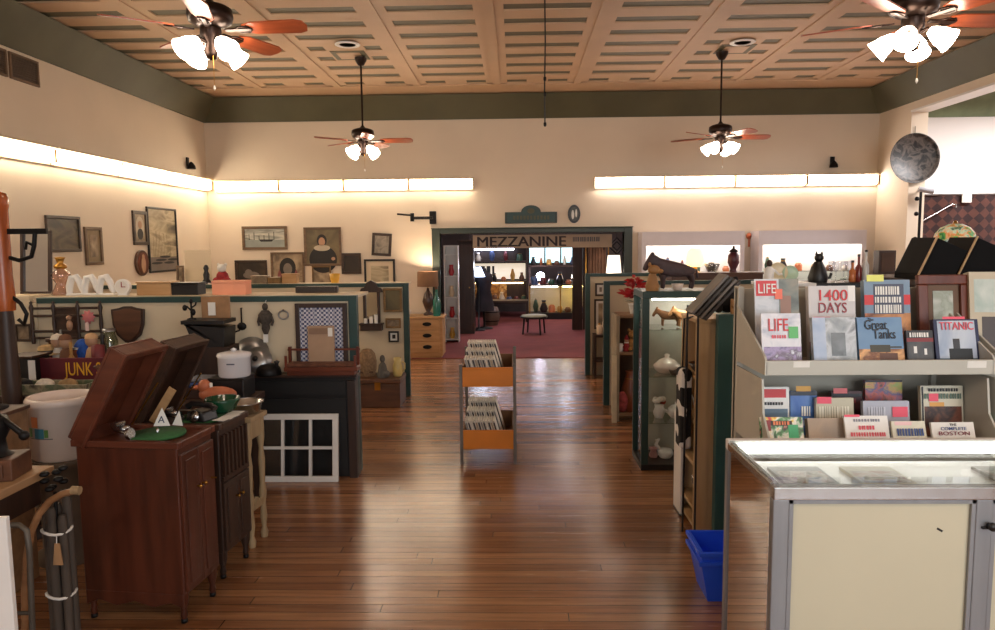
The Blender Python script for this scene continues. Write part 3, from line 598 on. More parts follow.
# ================================================================ FIRST PARTITION FACE
YF = LP-.001
# hanging wooden spindle rack
x, z, w, h = rc(36, 305, 102, 342, YF)
t = T('spindle_rack', 'dark wooden rack with turned posts hanging on the cream partition', 'rack', (x, YF, z))
for u in (-.5, -.18, .17, .5): MB().lathe([(.012, -.01), (.016, .03), (.01, .06), (.015, h*.5), (.01, h*.8), (.017, h*.95), (.008, h+.01), (.012, h+.025), (0, h+.035)], (u*w, -.025, 0), 10).build('post', DWOOD, t)
for i, q in enumerate((.12, .3, .72, .93)): MB().bx(-w/2, w/2, -.032, -.012, h*q-.009, h*q+.009).build('crossbar', DWOOD, t, .003)
MB().bx(-w*.17, w*.16, -.025, -.008, h*.12, h*.93).build('panel', DWOOD, t)
x, z, w, h = rc(71, 326, 79, 341, YF-.06)
t = T('bird_figurine', 'small pink and white figurine hung before the spindle rack', 'figurine', (at(70, 330, YF-.06).x, YF-.06, at(70, 331, YF-.06).z)); MB().ball((0, 0, .04), (.022, .02, .04), 10).ball((0, -.005, .095), .018, 10).tube([(0, .015, .08), (0, .03, .1)], .004).build('figure', SKIN, t)
t = T('pink_rosette', 'pink and white rosette on the right post of the spindle rack', 'rosette', (at(88, 317, YF-.05).x, YF-.045, at(88, 317, YF-.05).z)); MB().lathe([(.045, 0), (.04, .008), (.015, .012), (0, .016)], n=18, axis=(0, -1, 0), flute=.2).build('petals', mat('rosette_pink', (190, 110, 110), .8), t); MB().bx(-.025, .0, -.004, .0, -.1, -.02).build('ribbon', mat('rosette_white', (220, 190, 180), .8), t)
# shield plaque
x, z, w, h = rc(114, 306, 145, 343, YF)
t = T('shield_plaque', 'dark wooden shield plaque on the cream partition', 'plaque', (x, YF, z))
sh = [(-.5, .92), (-.28, .95), (-.12, 1), (.12, 1), (.28, .95), (.5, .92), (.47, .5), (.36, .22), (.12, .02), (0, 0), (-.12, .02), (-.36, .22), (-.47, .5)]
MB().prism([(a*w, b*h) for a, b in sh], -.02, 0).build('board', DWOOD, t, .005); MB().prism([(a*w*.85, h*.08+b*h*.86) for a, b in sh], -.026, -.02).build('panel', WALNUT, t, .003)
# print in a black frame at the left end
x, z, w, h = rc(8, 325, 24, 343, 5.0)
frame_on('framed_picture', 'little framed print at the left end of the cream partition', 'framed print', (x, 5.09, z), w, h, DKF, SEP, .018)
# hanging hook tool, jointed doll, little ring
pt = at(239, 325, YF-.02)
t = T('iron_trivet', 'black iron ladle hook hanging left of the jointed doll', 'iron hook', (pt.x, YF, pt.z)); MB().tube([(.02, -.02, .12), (.02, -.02, .0), (.0, -.02, -.04), (-.06, -.02, -.06)], .006).ball((.02, -.02, -.01), (.035, .015, .03), 10).build('hook', IRON, t); MB().tube([(.02, 0, .12), (.02, -.03, .12)], .004).build('nail', IRON, t)
pt = at(266, 320, YF-.02)
t = T('jointed_doll', 'dark jointed puppet hanging on the cream partition', 'puppet', (pt.x, YF, pt.z))
MB().lathe([(.015, -.1), (.03, -.06), (.025, -.03), (.045, -.01), (.05, .04), (.025, .07)], (0, -.03, 0), 12).ball((0, -.03, .095), (.022, .022, .028), 10).build('body', mat('grey_brown_cloth', (70, 62, 54), .9, var=.4, sc=60), t)
for s in (-1, 1): MB().tube([(s*.04, -.03, .04), (s*.055, -.03, -.01), (s*.045, -.035, -.04)], .008).build('arm', DWOOD, t)
MB().tube([(0, -.03, .12), (0, -.002, .14)], .003, 5).build('string', PAPER, t); MB().bx(-.02, .015, -.035, -.032, -.16, -.1).build('price_tag', PAPER, t)
pt = at(283, 315, YF-.02)
t = T('curtain_ring', 'small metal ring hanging left of the checked cloth', 'ring', (pt.x, YF, pt.z)); MB().tube([(.035*math.cos(i*PI/8), -.012, .03*math.sin(i*PI/8)) for i in range(16)], .006, 6, closed=True).build('ring', STEEL, t); MB().tube([(0, 0, .036), (0, -.02, .036)], .004).build('nail', IRON, t)
# checked cloth in a dark frame with a beige board before it
x, z, w, h = rc(298, 303, 347, 366, YF)
t = T('checked_curtain', 'blue and white checked cloth hung in a dark wooden frame', 'cloth', (x, YF, z))
MB().bx(-w/2, -w/2+.03, -.03, 0, 0, h).bx(w/2-.03, w/2, -.03, 0, 0, h).bx(-w/2+.03, w/2-.03, -.03, 0, h-.03, h).build('frame', DWOOD, t, .003)
mb = MB(); k = 24; pts = [(-w/2+.03+(w-.06)*i/k, -.018+.007*math.sin(i*1.7)) for i in range(k+1)]
mb.add([(a, b, zz) for zz in (.02, h-.03) for a, b in pts], [(i, i+1, k+2+i, k+1+i) for i in range(k)], 0, True)
mb.build('cloth', checks('blue_check', (70, 76, 110), (206, 204, 210), 64), t)
x, z, w, h = rc(309, 326, 334, 363, YF-.07)
t = T('paper_bag', 'beige wooden panel standing before the checked cloth', 'panel', (x, YF-.08, z+.002))
MB().bx(-w/2, w/2, 0, .02, 0, h).build('board', mat('faded_board', (164, 134, 108), .7, var=.12), t, .003); MB().bx(-w/2+.01, w/2-.01, -.004, 0, h*.78, h-.015).build('panel', mat('faded_board_dark', (140, 110, 88), .7), t); MB().bx(w*.28, w*.45, -.006, -.004, h*.72, h*.95).build('price_tag', PAPER, t)
# black cabinet under it, with the brown rail-backed bench on top
CB = 4.98
x0_, x1_ = at(250, 420, CB).x, at(357, 420, CB).x
t = T('black_cabinet', 'tall black cabinet behind the white window sash', 'cabinet', ((x0_+x1_)/2, CB, 0))
wv = (x1_-x0_)/2; MB().bx(-wv-.2, wv, -.0, .08, 0, .72).build('body', BLACK, t, .004); MB().bx(-wv-.22, wv+.01, -.02, .1, .721, .74).build('top', DWOODX, t, .004)
MB().bx(-wv+.05, wv-.07, -.012, 0, .6, .69).bx(-wv+.05, wv-.07, -.012, 0, .05, .57).build('front_panel', mat('black_panel', (14, 12, 12), .5), t)
MB().bx(wv-.055, wv-.0, -.03, -.0, 0, .7).build('side_post', DWOOD, t)
x, z, w, h = rc(283, 357, 356, 379, 4.9)
t = T('doll_bed', 'brown wooden doll bed with low rails on the black cabinet', 'doll bed', (x, 4.98, .742))
MB().bx(-w/2, w/2, -.06, .06, .03, .06).bx(-w/2+.02, w/2-.02, -.05, .05, .0, .03).build('base', MAHOGX, t, .003); MB().bx(-w/2+.02, w/2-.02, -.055, .055, .061, .085).build('mattress', mat('brown_blanket', (96, 58, 40), .9, var=.3, sc=30), t, .006)
for s in (-1, 1):
    MB().bar((s*(w/2-.015), .05, .06), (s*(w/2-.015), .05, .19), .02).bar((s*(w/2-.015), -.05, .06), (s*(w/2-.015), -.05, .14), .015).build('post', MAHOG, t)
MB().bar((-w/2, .05, .17), (-w*.2, .05, .17), .014).bar((w*.15, .05, .17), (w/2, .05, .17), .014).build('rail', MAHOG, t)
# white window sash leaning
x0_, x1_ = at(256, 470, 4.9).x, at(339, 470, 4.9).x; sw_ = x1_-x0_
t = T('window_sash', 'white six-pane window sash leaning on the black cabinet', 'window sash', ((x0_+x1_)/2, 4.86, 0), 0, rx=rad(-7))
hh = .475; f = .04
MB().bx(-sw_/2, sw_/2, 0, .03, 0, f).bx(-sw_/2, sw_/2, 0, .03, hh-f, hh).bx(-sw_/2, -sw_/2+f, 0, .03, f, hh-f).bx(sw_/2-f, sw_/2, 0, .03, f, hh-f).build('frame', mat('sash_white', (214, 210, 204), .55, var=.06), t, .003)
mb = MB().bx(-sw_/2+f, sw_/2-f, .005, .025, hh/2-.01, hh/2+.01)
for u in (-1, 1): mb.bx(u*sw_/6-.01, u*sw_/6+.01, .004, .026, f, hh-f)
mb.build('glazing_bar', mat('sash_white', (214, 210, 204)), t); MB().bx(-sw_/2+f, sw_/2-f, .013, .017, f, hh-f).build('pane', GLASS, t)
# ================================================================ PHONOGRAPHS
def phonograph(name, label, lidlab, loc, rz, w, dpt, h, L, ang, body, bodyx, grille):
    t = T(name, label, 'phonograph', loc, rz); a, b = w/2, dpt/2
    MB().bx(-a+.015, a-.015, -b+.012, b-.012, .13, h-.03).build('body', body, t, .006)
    ap = MB()
    crv = [(-a+.02, .14), (-a+.02, .075), (-a+.08, .1), (-a*.35, .075), (0, .1), (a*.35, .075), (a-.08, .1), (a-.02, .075), (a-.02, .14)]
    ap.prism(crv, -b+.008, -b+.024); ap.build('apron', body, t, .003)
    for sx in (-1, 1):
        for sy in (-1, 1):
            l = MB().lathe([(.01, .02), (.016, .035), (.012, .06), (.022, .1), (.025, .14)], (sx*(a-.035), sy*(b-.032), 0), 10).build('leg', body, t)
            MB().lathe([(0, 0), (.014, .004), (.014, .02), (0, .024)], (sx*(a-.035), sy*(b-.032), 0), 10).build('caster', IRON, l)
    mb = MB(); f = .03                              # open top: a rim round a sunken motor board
    mb.bx(-a, a, -b, -b+f, h-.03, h).bx(-a, a, b-f, b, h-.03, h).bx(-a, -a+f, -b+f, b-f, h-.03, h).bx(a-f, a, -b+f, b-f, h-.03, h).bx(-a+f, a-f, -b+f, b-f, h-.035, h-.016)
    mb.build('top_frame', bodyx, t, .004)
    MB().lathe([(0, 0), (.118, 0), (.12, .006), (.118, .012), (0, .012)], (.06, 0, h-.012), 32).build('turntable', mat('green_felt', (46, 92, 48), .95, var=.15, sc=40), t)
    MB().lathe([(.006, 0), (.006, .02), (0, .022)], (.06, 0, h), 8).build('spindle', CHROME, t)
    arm = MB().lathe([(.028, 0), (.03, .02), (.018, .03), (.0, .034)], (-a+.1, b-.09, h-.015), 14).tube([(-a+.1, b-.09, h+.025), (-a+.11, -.02, h+.035), (-a+.17, -b+.07, h+.03), (-a+.22, -b+.06, h+.022)], [.014, .013, .01, .009], 8)
    ao = arm.build('tonearm', CHROME, t); MB().lathe([(.026, -.008), (.028, 0), (.026, .008)], (-a+.24, -b+.06, h+.018), 14, axis=(1, 0, .2)).build('sound_box', CHROME, ao)
    # lid hinged on the far side from the doors
    c, s = math.cos(ang), math.sin(ang)
    X = Matrix(((c, 0, s, -a), (0, 1, 0, 0), (s, 0, -c, h+.005), (0, 0, 0, 1)))
    lid = MB(); lid.x = X
    lid.bx(0, L, -b, b, -.014, 0).bx(0, L, -b, -b+.014, 0, .075).bx(0, L, b-.014, b, 0, .075).bx(0, .014, -b+.014, b-.014, 0, .075).bx(L-.014, L, -b+.014, b-.014, 0, .075).bx(-.006, L+.006, -b-.006, -b+.02, .062, .078).bx(-.006, L+.006, b-.02, b+.006, .062, .078).bx(L-.02, L+.008, -b, b, .062, .078)
    lo = lid.build('lid', bodyx, t, .004)
    k = MB(); k.tube([(-a+.1, b-.025, h), (-a+.1+.19*c+.05, b-.025, h+.2)], .004, 6); k.build('lid_stay', BRASS, t)
    # doors on the aisle side (+X)
    for i, s2 in enumerate((-1, 1)):
        y0, y1 = (-b+.02, -.002) if s2 < 0 else (.002, b-.02); z0, z1 = .15, h-.06
        if grille: z1 = h*.62
        dr = MB().bx(a-.015, a-.001, y0, y1, z0, z1).bx(a-.001, a+.004, y0+.025, y1-.025, z0+.03, z1-.03).build('door', body, t, .003)
        ky = -.018*(-s2) if False else (y1-.02 if s2 < 0 else y0+.02)
        MB().lathe([(.005, 0), (.005, .012), (.011, .018), (0, .026)], (a, ky, z0+(z1-z0)*.72), 10, axis=(1, 0, 0)).build('knob', BRASS, dr)
    if grille:
        mb = MB()
        for i in range(7): yy = -b+.035+(dpt-.07)*i/6; mb.bx(a-.012, a+.002, yy-.008, yy+.008, h*.66, h-.06)
        mb.bx(a-.012, a, -b+.02, b-.02, h*.63, h*.66).build('grille', body, t)
    else:
        MB().tube([(a, .09, h*.72), (a+.03, .09, h*.72)], .004).build('winding_socket', BRASS, t)
    return t
RMAH = wood('red_mahogany', (62, 29, 18), (84, 41, 26), .33, 'Z'); RMAHX = wood('red_mahogany_lid', (78, 38, 26), (102, 54, 36), .33, 'X')
phonograph('phonograph', 'red mahogany phonograph cabinet with its lid up, nearest the camera', '', (-1.667, 3.126, 0), rad(-5.8), .5, .305, .82, .455, rad(61), RMAH, RMAHX, False)
phonograph('phonograph', 'dark phonograph cabinet with a slatted front, behind the red one', '', (-1.655, 3.545, 0), rad(-6), .48, .3, .79, .45, rad(62), DWOOD, DWOODX, True)
# little things on and between them
PH1 = .808
for i, (dx, dy, s_, r) in enumerate(((-.0, .09, 1.0, .1), (.07, .1, .8, -.3))):
    t = T('pennant_card', ['white triangular card with dark letters, upright on the green turntable', 'smaller white triangular card leaning beside the lettered one'][i], 'card', (-1.645+dx, 3.14+dy, .822), r, rx=rad(-14))
    MB().prism([(-.035*s_, 0), (.04*s_, 0), (.0, .085*s_)], 0, .002).build('card', PAPER, t)
    if not i: text('lettering', 'A', .045, mat('ink_navy', (40, 44, 80), .6), t, (.0, -.001, .028))
t = T('lid_light_strip', 'pale stick leaning between the two phonograph lids', 'gleam', (-1.78, 3.415, .793), 0, ry=rad(33)); MB().bx(-.02, .02, -.005, .005, 0, .2).build('gleam', PINE, t, .002)  # tan piece modelled in place of light on the lid's underside
TT = .792
t = T('paper_stack', 'loose white papers on the edge of the dark phonograph', 'papers', (-1.452, 3.53, .792), rad(-8))
for i, r in enumerate((-.1, .15, .05)): MB().bx(-.03, .035, -.09+.03*i, .05+.03*i, .0015*i, .0015*i+.001).build('sheet', PAPER, t, rot=(0, 0, r))
# dresser with pot, blue cloth, case
t = T('side_table', 'dark side table between the phonographs and the cream partition', 'table', (-2.15, 4.42, 0))
MB().bx(-.36, .5, -.22, .2, .66, .7).build('tabletop', DWOODX, t, .005); MB().bx(-.33, .46, -.19, .18, .5, .66).build('apron', DWOOD, t)
for sx in (-.32, .45):
    for sy in (-.18, .16): MB().bx(sx-.025, sx+.025, sy-.025, sy+.025, 0, .5).build('leg', DWOOD, t)
def on4(px, Y): return at(px, 380, Y).x
t = T('black_box', 'square black metal box under the white enamel pot', 'box', (on4(232, 4.45), 4.45, .7)); MB().bx(-.11, .11, -.1, .1, 0, .12).bx(-.115, .115, -.105, .105, .12, .135).build('body', BLACK, t, .005)
t = T('enamel_pot', 'white enamel lidded pot on a black box', 'pot', (on4(234.5, 4.42), 4.43, .835))
MB().lathe([(.09, 0), (.097, .008), (.098, .12), (.103, .13), (.097, .13), (.09, .12), (.0, .01)], n=28).build('body', mat('enamel_white', (206, 204, 206), .25, var=.03), t)
l = MB().lathe([(.105, .131), (.1, .145), (.05, .155), (.0, .158)], n=28).build('lid', mat('enamel_white', (206, 204, 206)), t); MB().lathe([(.012, .156), (.02, .17), (.0, .18)], n=12).build('knob', mat('enamel_white', (206, 204, 206)), l)
MB().bx(-.01, .04, -.1005, -.0985, .085, .093).build('mark', mat('ink_grey', (90, 90, 100), .6), t)
t = T('lidded_crate', 'low dark crate under the folded blue cloth', 'crate', (on4(203, 4.4)-.02, 4.45, .7)); MB().bx(-.1, .1, -.09, .1, 0, .07).build('body', DWOODX, t, .003)
t = T('folded_cloth', 'folded blue and grey cloth beside the white enamel pot', 'cloth', (on4(203, 4.4)-.02, 4.45, .771)); MB().bx(-.09, .09, -.08, .09, 0, .03).build('lower_fold', mat('denim_blue', (50, 72, 120), .9, var=.2, sc=30), t, .012); MB().bx(-.08, .085, -.07, .085, .031, .055).build('upper_fold', mat('grey_wool', (110, 112, 120), .9, var=.2), t, .01)
# black case with an open tan lid
t = T('register_case', 'black tapered metal case with an open tan lid', 'case', (on4(211, 4.78)+.0, 4.85, .742-.04))
# stands on a plain riser of its own
MB().bx(-.14, .14, -.1, .1, 0, .27).build('stand', DWOOD, t, .004)
MB().prism([(-.09, .27), (.11, .27), (.12, .4), (-.15, .42), (-.17, .43), (-.17, .45), (.12, .45), (.12, .42), (-.15, .42)][:4]+[(-.15, .43)], -.1, .1).bx(-.17, .12, -.11, .11, .425, .45).build('body', BLACK, t, .006)
MB().bx(-.1, .1, .06, .075, .45, .6).build('lid', mat('tan_leather', (150, 112, 76), .5, var=.2, sc=10), t, .004); MB().bx(-.05, .0, .055, .06, .47, .56).build('price_tag', PAPER, t, rot=(0, rad(0), 0))
t = T('iron_tree', 'small black iron branch ornament left of the tan lid', 'ornament', (on4(193, 4.8), 4.83, .742+.41))
MB().lathe([(.03, 0), (.03, .008), (.008, .014), (.006, .12)], n=10).tube([(0, 0, .06), (-.03, 0, .09), (-.045, 0, .085)], .006).tube([(0, 0, .08), (.03, 0, .1), (.035, 0, .12)], .006).ball((-.045, 0, .08), (.018, .014, .022), 8).ball((0, 0, .125), (.014, .012, .02), 8).ball((.01, 0, .05), (.02, .015, .025), 8).build('branch', IRON, t)
# metal lids and an upturned bowl on the left of the black cabinet
for i, (px, r, tl) in enumerate(((249, .135, 20), (257, .105, 26))):
    t = T('pan_lid', ['large domed metal lid leaning on the cream partition', 'smaller shiny metal lid leaning before the large one'][i], 'lid', (on4(px, 4.98)-.015*(1-i), 5.03-.07*i, .742), 0, rx=rad(-tl))
    MB().lathe([(r, 0), (r*.98, .008), (r*.85, .012), (r*.8, .03), (r*.4, .04), (0, .042)], (0, 0, r), 28, axis=(0, -1, 0)).build('lid', STEEL, t); MB().lathe([(.008, .04), (.02, .055), (0, .062)], (0, 0, r), 12, axis=(0, -1, 0)).build('knob', BLACK, t)
t = T('iron_skillet', 'dark upturned iron bowl on the black cabinet beside the metal lids', 'bowl', (on4(267, 4.93), 4.97, .742)); MB().lathe([(.085, 0), (.09, .01), (.08, .05), (.05, .075), (0, .08)], n=24).build('body', IRON, t); MB().lathe([(.012, .08), (.012, .1), (.022, .115), (0, .125)], (.06, 0, -.02), 10).build('knob', BLACK, t)
# pale carved stand behind the dark phonograph
t = T('washstand', 'pale carved wooden stand at the end of the phonograph row', 'stand', (-1.62, 3.87, 0), rad(-6))
MB().bx(-.22, .21, -.1, .1, .7, .73).build('top', PALEW, t, .006); MB().bx(-.2, .19, -.085, -.065, .6, .7).bx(-.2, .19, .065, .085, .6, .7).bx(.17, .19, -.08, .08, .6, .7).build('apron', PALEW, t, .004)
for sx in (-.18, .175):
    for sy in (-.075, .075): MB().lathe([(.018, 0), (.022, .03), (.012, .06), (.02, .12), (.014, .2), (.022, .26), (.014, .32), (.02, .45), (.013, .52), (.022, .58), (.022, .7)], (sx, sy, 0), 10).build('leg', PALEW, t)
MB().prism([(-.075, .2), (.075, .2), (.06, .24), (.03, .22), (0, .26), (-.03, .22), (-.06, .24)], .165, .185, 'YZ').build('stretcher', PALEW, t)
t = T('green_bowl', 'dark green ribbed glass bowl on the end of the dark phonograph', 'bowl', (-1.52, 3.63, .793)); MB().lathe([(.04, 0), (.06, .015), (.085, .06), (.088, .075), (.08, .075), (.055, .02), (0, .008)], n=28, flute=.03).build('bowl', mat('bottle_green_glass', (24, 66, 44), .12), t)
t = T('metal_pan', 'shiny metal pan with a lip on the pale stand', 'pan', (-1.5, 3.87, .731)); MB().lathe([(.07, 0), (.085, .01), (.092, .055), (.105, .06), (.105, .064), (.088, .062), (.08, .012), (0, .006)], n=28).build('pan', CHROME, t); MB().bx(-.15, -.1, -.012, .012, .054, .062).build('handle', CHROME, t, .003)
t = T('candlestick', 'white candle in a dark holder on the side table', 'candle', (on4(209, 4.25), 4.27, .7)); MB().lathe([(.03, 0), (.03, .006), (.008, .012), (.012, .03), (.014, .04)], n=12).build('holder', IRON, t); MB().lathe([(.011, .04), (.011, .12), (0, .124)], n=10).build('candle', PAPER, t)
t = T('leather_saddle', 'salmon brown carved wooden duck behind the dark phonograph lid', 'carving', (on4(196, 4.05)+.03, 4.27, .7))
MB().ball((0, 0, .05), (.12, .06, .05), 14).ball((-.08, 0, .1), (.04, .035, .045), 12).ball((-.13, 0, .095), (.035, .02, .014), 8).build('body', mat('salmon_wood', (176, 100, 66), .5, var=.2), t)
t = T('rotary_telephone', 'black telephone with a curved handset behind the red phonograph', 'telephone', (-1.56, 3.47, .792), rad(-20))
MB().prism([(-.06, 0), (.06, 0), (.045, .05), (-.045, .05)], -.05, .05).build('body', BLACK, t, .008); MB().tube([(-.085, 0, .06), (-.06, 0, .078), (.06, 0, .078), (.085, 0, .06)], [.018, .013, .013, .018], 10).build('handset', BLACK, t); MB().lathe([(.03, 0), (.03, .006), (0, .008)], (0, -.05, .026), 18, axis=(0, -1, .3)).build('dial', CHROME, t)
# ================================================================ CLUTTER TABLE AND SIGN
t = T('long_table', 'long dark table of bric-a-brac under the spindle rack', 'table', (-2.85, 4.5, 0))
MB().bx(-.85, .3, -.5, .55, .77, .8).build('tabletop', DWOODX, t, .004); MB().bx(-.8, .25, -.45, .5, .66, .77).build('apron', DWOOD, t)
for sx in (-.78, .23):
    for sy in (-.43, .48): MB().bx(sx-.03, sx+.03, sy-.03, sy+.03, 0, .66).build('leg', DWOOD, t)
x, z, w, h = rc(37, 355, 112, 378, 4.45)
t = T('junk_box', 'maroon wooden bin lettered in yellow, on the long dark table', 'bin', (x, 4.45, .801))
MAR = mat('maroon_paint', (96, 26, 34), .55, var=.15)
mb = MB().bx(-w/2, w/2, 0, .015, 0, .15).bx(-w/2, w/2, .385, .4, 0, .15).bx(-w/2, -w/2+.015, .015, .385, 0, .15).bx(w/2-.015, w/2, .015, .385, 0, .15).bx(-w/2+.015, w/2-.015, .015, .385, 0, .015)
mb.build('body', MAR, t, .002)
YEL = mat('yellow_letter_paint', (226, 170, 40), .6)
text('lettering', 'JUNK S', .12, YEL, t, (.055, -.001, .075), width=.235)
def onbin(px, Y=4.62): return at(px, 350, Y).x
bins = []
def small(name, label, cat, px, Y, z, build, rz=0):
    t = T(name, label, cat, (onbin(px, Y), Y, z), rz); build(t); return t
zb = .817
small('straw_hat', 'tan straw hat heaped at the left of the maroon bin', 'hat', 47, 4.62, .952, lambda t: (MB().lathe([(.1, 0), (.1, .006), (.055, .012), (.05, .05), (.03, .06), (0, .062)], n=20).build('hat', mat('straw', (176, 146, 100), .9, var=.2, sc=40), t), MB().lathe([(.056, .013), (.054, .028)], n=20).build('band', BLACK, t)))
BINL = [(58, 'doll', 'small doll with a white cap in the maroon bin', 'white_cotton', (216, 206, 190)), (66, 'doll', 'doll in a brown coat in the maroon bin', 'coat_brown', (110, 74, 52)), (92, 'doll', 'doll in a pale dress at the right of the maroon bin', 'dress_pale', (196, 160, 120))]
for px, n, lb, mn, c in BINL:
    def bd(t, c=c, mn=mn):
        MB().lathe([(.035, 0), (.03, .06), (.022, .1), (.012, .115)], n=12).build('body', mat(mn, c, .9, var=.2), t); MB().ball((0, 0, .14), (.026, .025, .03), 12).build('head', SKIN, t)
        MB().lathe([(.028, .15), (.02, .168), (0, .175)], n=12).build('cap', mat(mn, c), t)
    small(n, lb, 'doll', px, 4.6+.03*(px % 3), zb, bd).scale = (1.5, 1.5, 1.55)
small('yarn_ball', 'bright blue ball of yarn on the back of the maroon bin', 'yarn', 83, 4.75, .93, lambda t: MB().ball((0, 0, .05), (.065, .055, .05), 14, jit=.06).build('ball', mat('yarn_blue', (40, 84, 170), .9, var=.35, sc=40), t))
o = bpy.data.objects['yarn_ball']; o.location.z = .817; o.scale = (1, 1, 2.2)
small('tin_can', 'brown tin standing under the blue yarn in the maroon bin', 'tin', 76, 4.72, zb, lambda t: (MB().lathe([(.03, 0), (.03, .15), (0, .151)], n=16).build('body', mat('rust_tin', (120, 70, 46), .5, .4), t), MB().lathe([(.032, .151), (.032, .165), (0, .167)], n=16).build('lid', STEEL, t)))
small('cap', 'green cloth cap behind the first phonograph lid', 'cap', 139, 4.7, .801, lambda t: (MB().lathe([(.09, 0), (.1, .03), (.07, .08), (0, .1)], n=18).build('crown', mat('cap_green', (96, 98, 74), .9, var=.3), t), MB().prism([(-.06, -.14), (.06, -.14), (.08, -.06), (-.08, -.06)], 0, .012, 'XY').build('brim', mat('cap_green', (96, 98, 74)), t)))
small('glass_jar', 'pale glass jar left of the shield plaque', 'jar', 110, 4.93, .801, lambda t: (MB().lathe([(.05, 0), (.055, .02), (.055, .2), (.04, .24), (.04, .26), (.036, .26), (.036, .24), (.05, .2), (.05, .01), (0, .006)], n=18).build('jar', glassm('jar_glass', (.8, .84, .78), 1.6), t), MB().lathe([(.042, .262), (.042, .28), (0, .282)], n=16).build('lid', STEEL, t)))
small('jug', 'grey stoneware jug right of the green cap', 'jug', 153, 4.72, .801, lambda t: (MB().lathe([(.05, 0), (.06, .03), (.06, .11), (.03, .16), (.032, .18), (.0, .18)], n=18).build('body', mat('stoneware', (120, 106, 92), .5, var=.2), t), MB().tube([(.03, 0, .16), (.075, 0, .14), (.06, 0, .08)], .007).build('handle', mat('stoneware', (120, 106, 92)), t)))
small('candle_holder', 'pair of small black candle holders in one piece beside the jug', 'candle holder', 170, 4.75, .801, lambda t: MB().bx(-.06, .06, -.03, .03, 0, .012).lathe([(.02, .01), (.012, .06), (.022, .13)], (-.035, 0, 0), 10).lathe([(.02, .01), (.012, .06), (.022, .15)], (.035, 0, 0), 10).build('holder', IRON, t))
small('white_vase', 'slim white vase before the iron branch ornament', 'vase', 179, 4.7, .801, lambda t: MB().lathe([(.025, 0), (.035, .04), (.015, .12), (.02, .19), (.016, .19), (0, .02)], n=14).build('vase', PORC, t))
small('toy_horse', 'brown toy horse in front of the glass jar', 'toy', 100, 4.45, .801, lambda t: None)
o = bpy.data.objects['toy_horse']; o.location = (at(108, 380, 4.3).x, 4.3, .801)
MB().ball((0, 0, .07), (.05, .022, .028), 12).tube([(-.035, 0, .08), (-.055, 0, .12), (-.08, 0, .115)], [.02, .015, .01]).build('body', WALNUT, o)
for sx in (-.035, .035):
    for sy in (-.012, .012): MB().tube([(sx, sy, .06), (sx, sy, 0)], .007).build('leg', WALNUT, o)
for k_, (px, Y, nm, lb, cat, c, sh) in enumerate((
    (52, 4.7, 'wooden_spool', 'dark wooden spool at the left back of the maroon bin', 'spool', (70, 44, 30), [(.035, 0), (.035, .02), (.018, .03), (.018, .2), (.035, .21), (.035, .23), (0, .23)]),
    (71, 4.55, 'brass_bell', 'brass hand bell between the dolls of the maroon bin', 'bell', (150, 110, 50), [(.04, 0), (.035, .03), (.02, .12), (.008, .14), (.01, .22), (0, .225)]),
    (98, 4.62, 'rolled_scarf', 'rolled dark red scarf at the right of the maroon bin', 'scarf', (110, 34, 38), [(.04, 0), (.042, .1), (.04, .19), (0, .2)]),
    (103, 4.74, 'pepper_mill', 'slim black pepper mill at the right back of the maroon bin', 'pepper mill', (24, 20, 20), [(.022, 0), (.016, .08), (.022, .15), (.012, .2), (.018, .24), (0, .255)]),
    (62, 4.76, 'oil_can', 'grey metal oil can at the back of the maroon bin', 'oil can', (120, 120, 116), [(.04, 0), (.04, .12), (.012, .17), (.006, .28), (0, .28)]),
    (124, 4.93, 'flower_pot', 'brown flower pot below the shield plaque', 'pot', (110, 66, 44), [(.04, 0), (.055, .1), (.06, .1), (.06, .13), (.05, .13), (0, .1)]),
    (131, 4.82, 'glass_insulator', 'pale green glass insulator below the shield plaque', 'insulator', (120, 140, 120), [(.04, 0), (.04, .05), (.03, .06), (.035, .1), (.025, .13), (0, .14)]),
    (162, 4.8, 'clay_jug', 'small dark clay jug right of the stoneware jug', 'jug', (70, 54, 44), [(.035, 0), (.045, .05), (.02, .11), (.025, .14), (0, .14)]))):
    t = T(nm, lb, cat, (onbin(px, Y), Y, zb if px < 112 else .801)); m_ = mat('clutter_%d' % k_, c, .5, var=.25, sc=20)
    MB().lathe(sh, n=16).build('body', m_, t); r_, h_ = sh[1]; MB().lathe([(r_+.002, h_-.004), (r_+.002, h_+.006)], n=16).build('band', BRASS if k_ % 2 else DWOOD, t)
# left dark box with a flap, cardboard, cables
t = T('speaker_box', 'black box standing at the left end of the long table', 'box', (at(22, 360, 4.4).x, 4.45, .801)); MB().bx(-.09, .08, -.08, .1, 0, .16).build('body', BLACK, t, .004); MB().bx(-.1, .09, -.09, .11, .161, .175).build('lid', DWOODX, t, .003)
t = T('note_card', 'white price card pinned beside the black box', 'card', (at(34, 350, 4.4).x, 4.36, .801)); MB().bx(-.012, .012, .0, .02, 0, .008).build('foot', IRON, t); MB().bx(-.022, .022, .006, .009, .008, .15).build('card', PAPER, t)
t = T('cardboard_sheet', 'tall pinkish cardboard sheet at the left edge', 'cardboard', (at(-1, 390, 3.55).x-.02, 3.56, .45)); 
bpy.data.objects.remove(t)
t = T('tray', 'long greenish painted tray on the front of the long table', 'tray', (at(45, 388, 4.08).x, 4.1, .801))
MB().bx(-.24, .27, -.07, .09, 0, .012).bx(-.24, .27, -.07, -.06, .012, .06).bx(-.24, .27, .08, .09, .012, .06).bx(-.24, -.23, -.06, .08, .012, .06).bx(.26, .27, -.06, .08, .012, .06).build('tray', art('tray_paint', [(120, 116, 92), (84, 96, 70), (150, 140, 112), (70, 60, 48)], 14), t, .002)
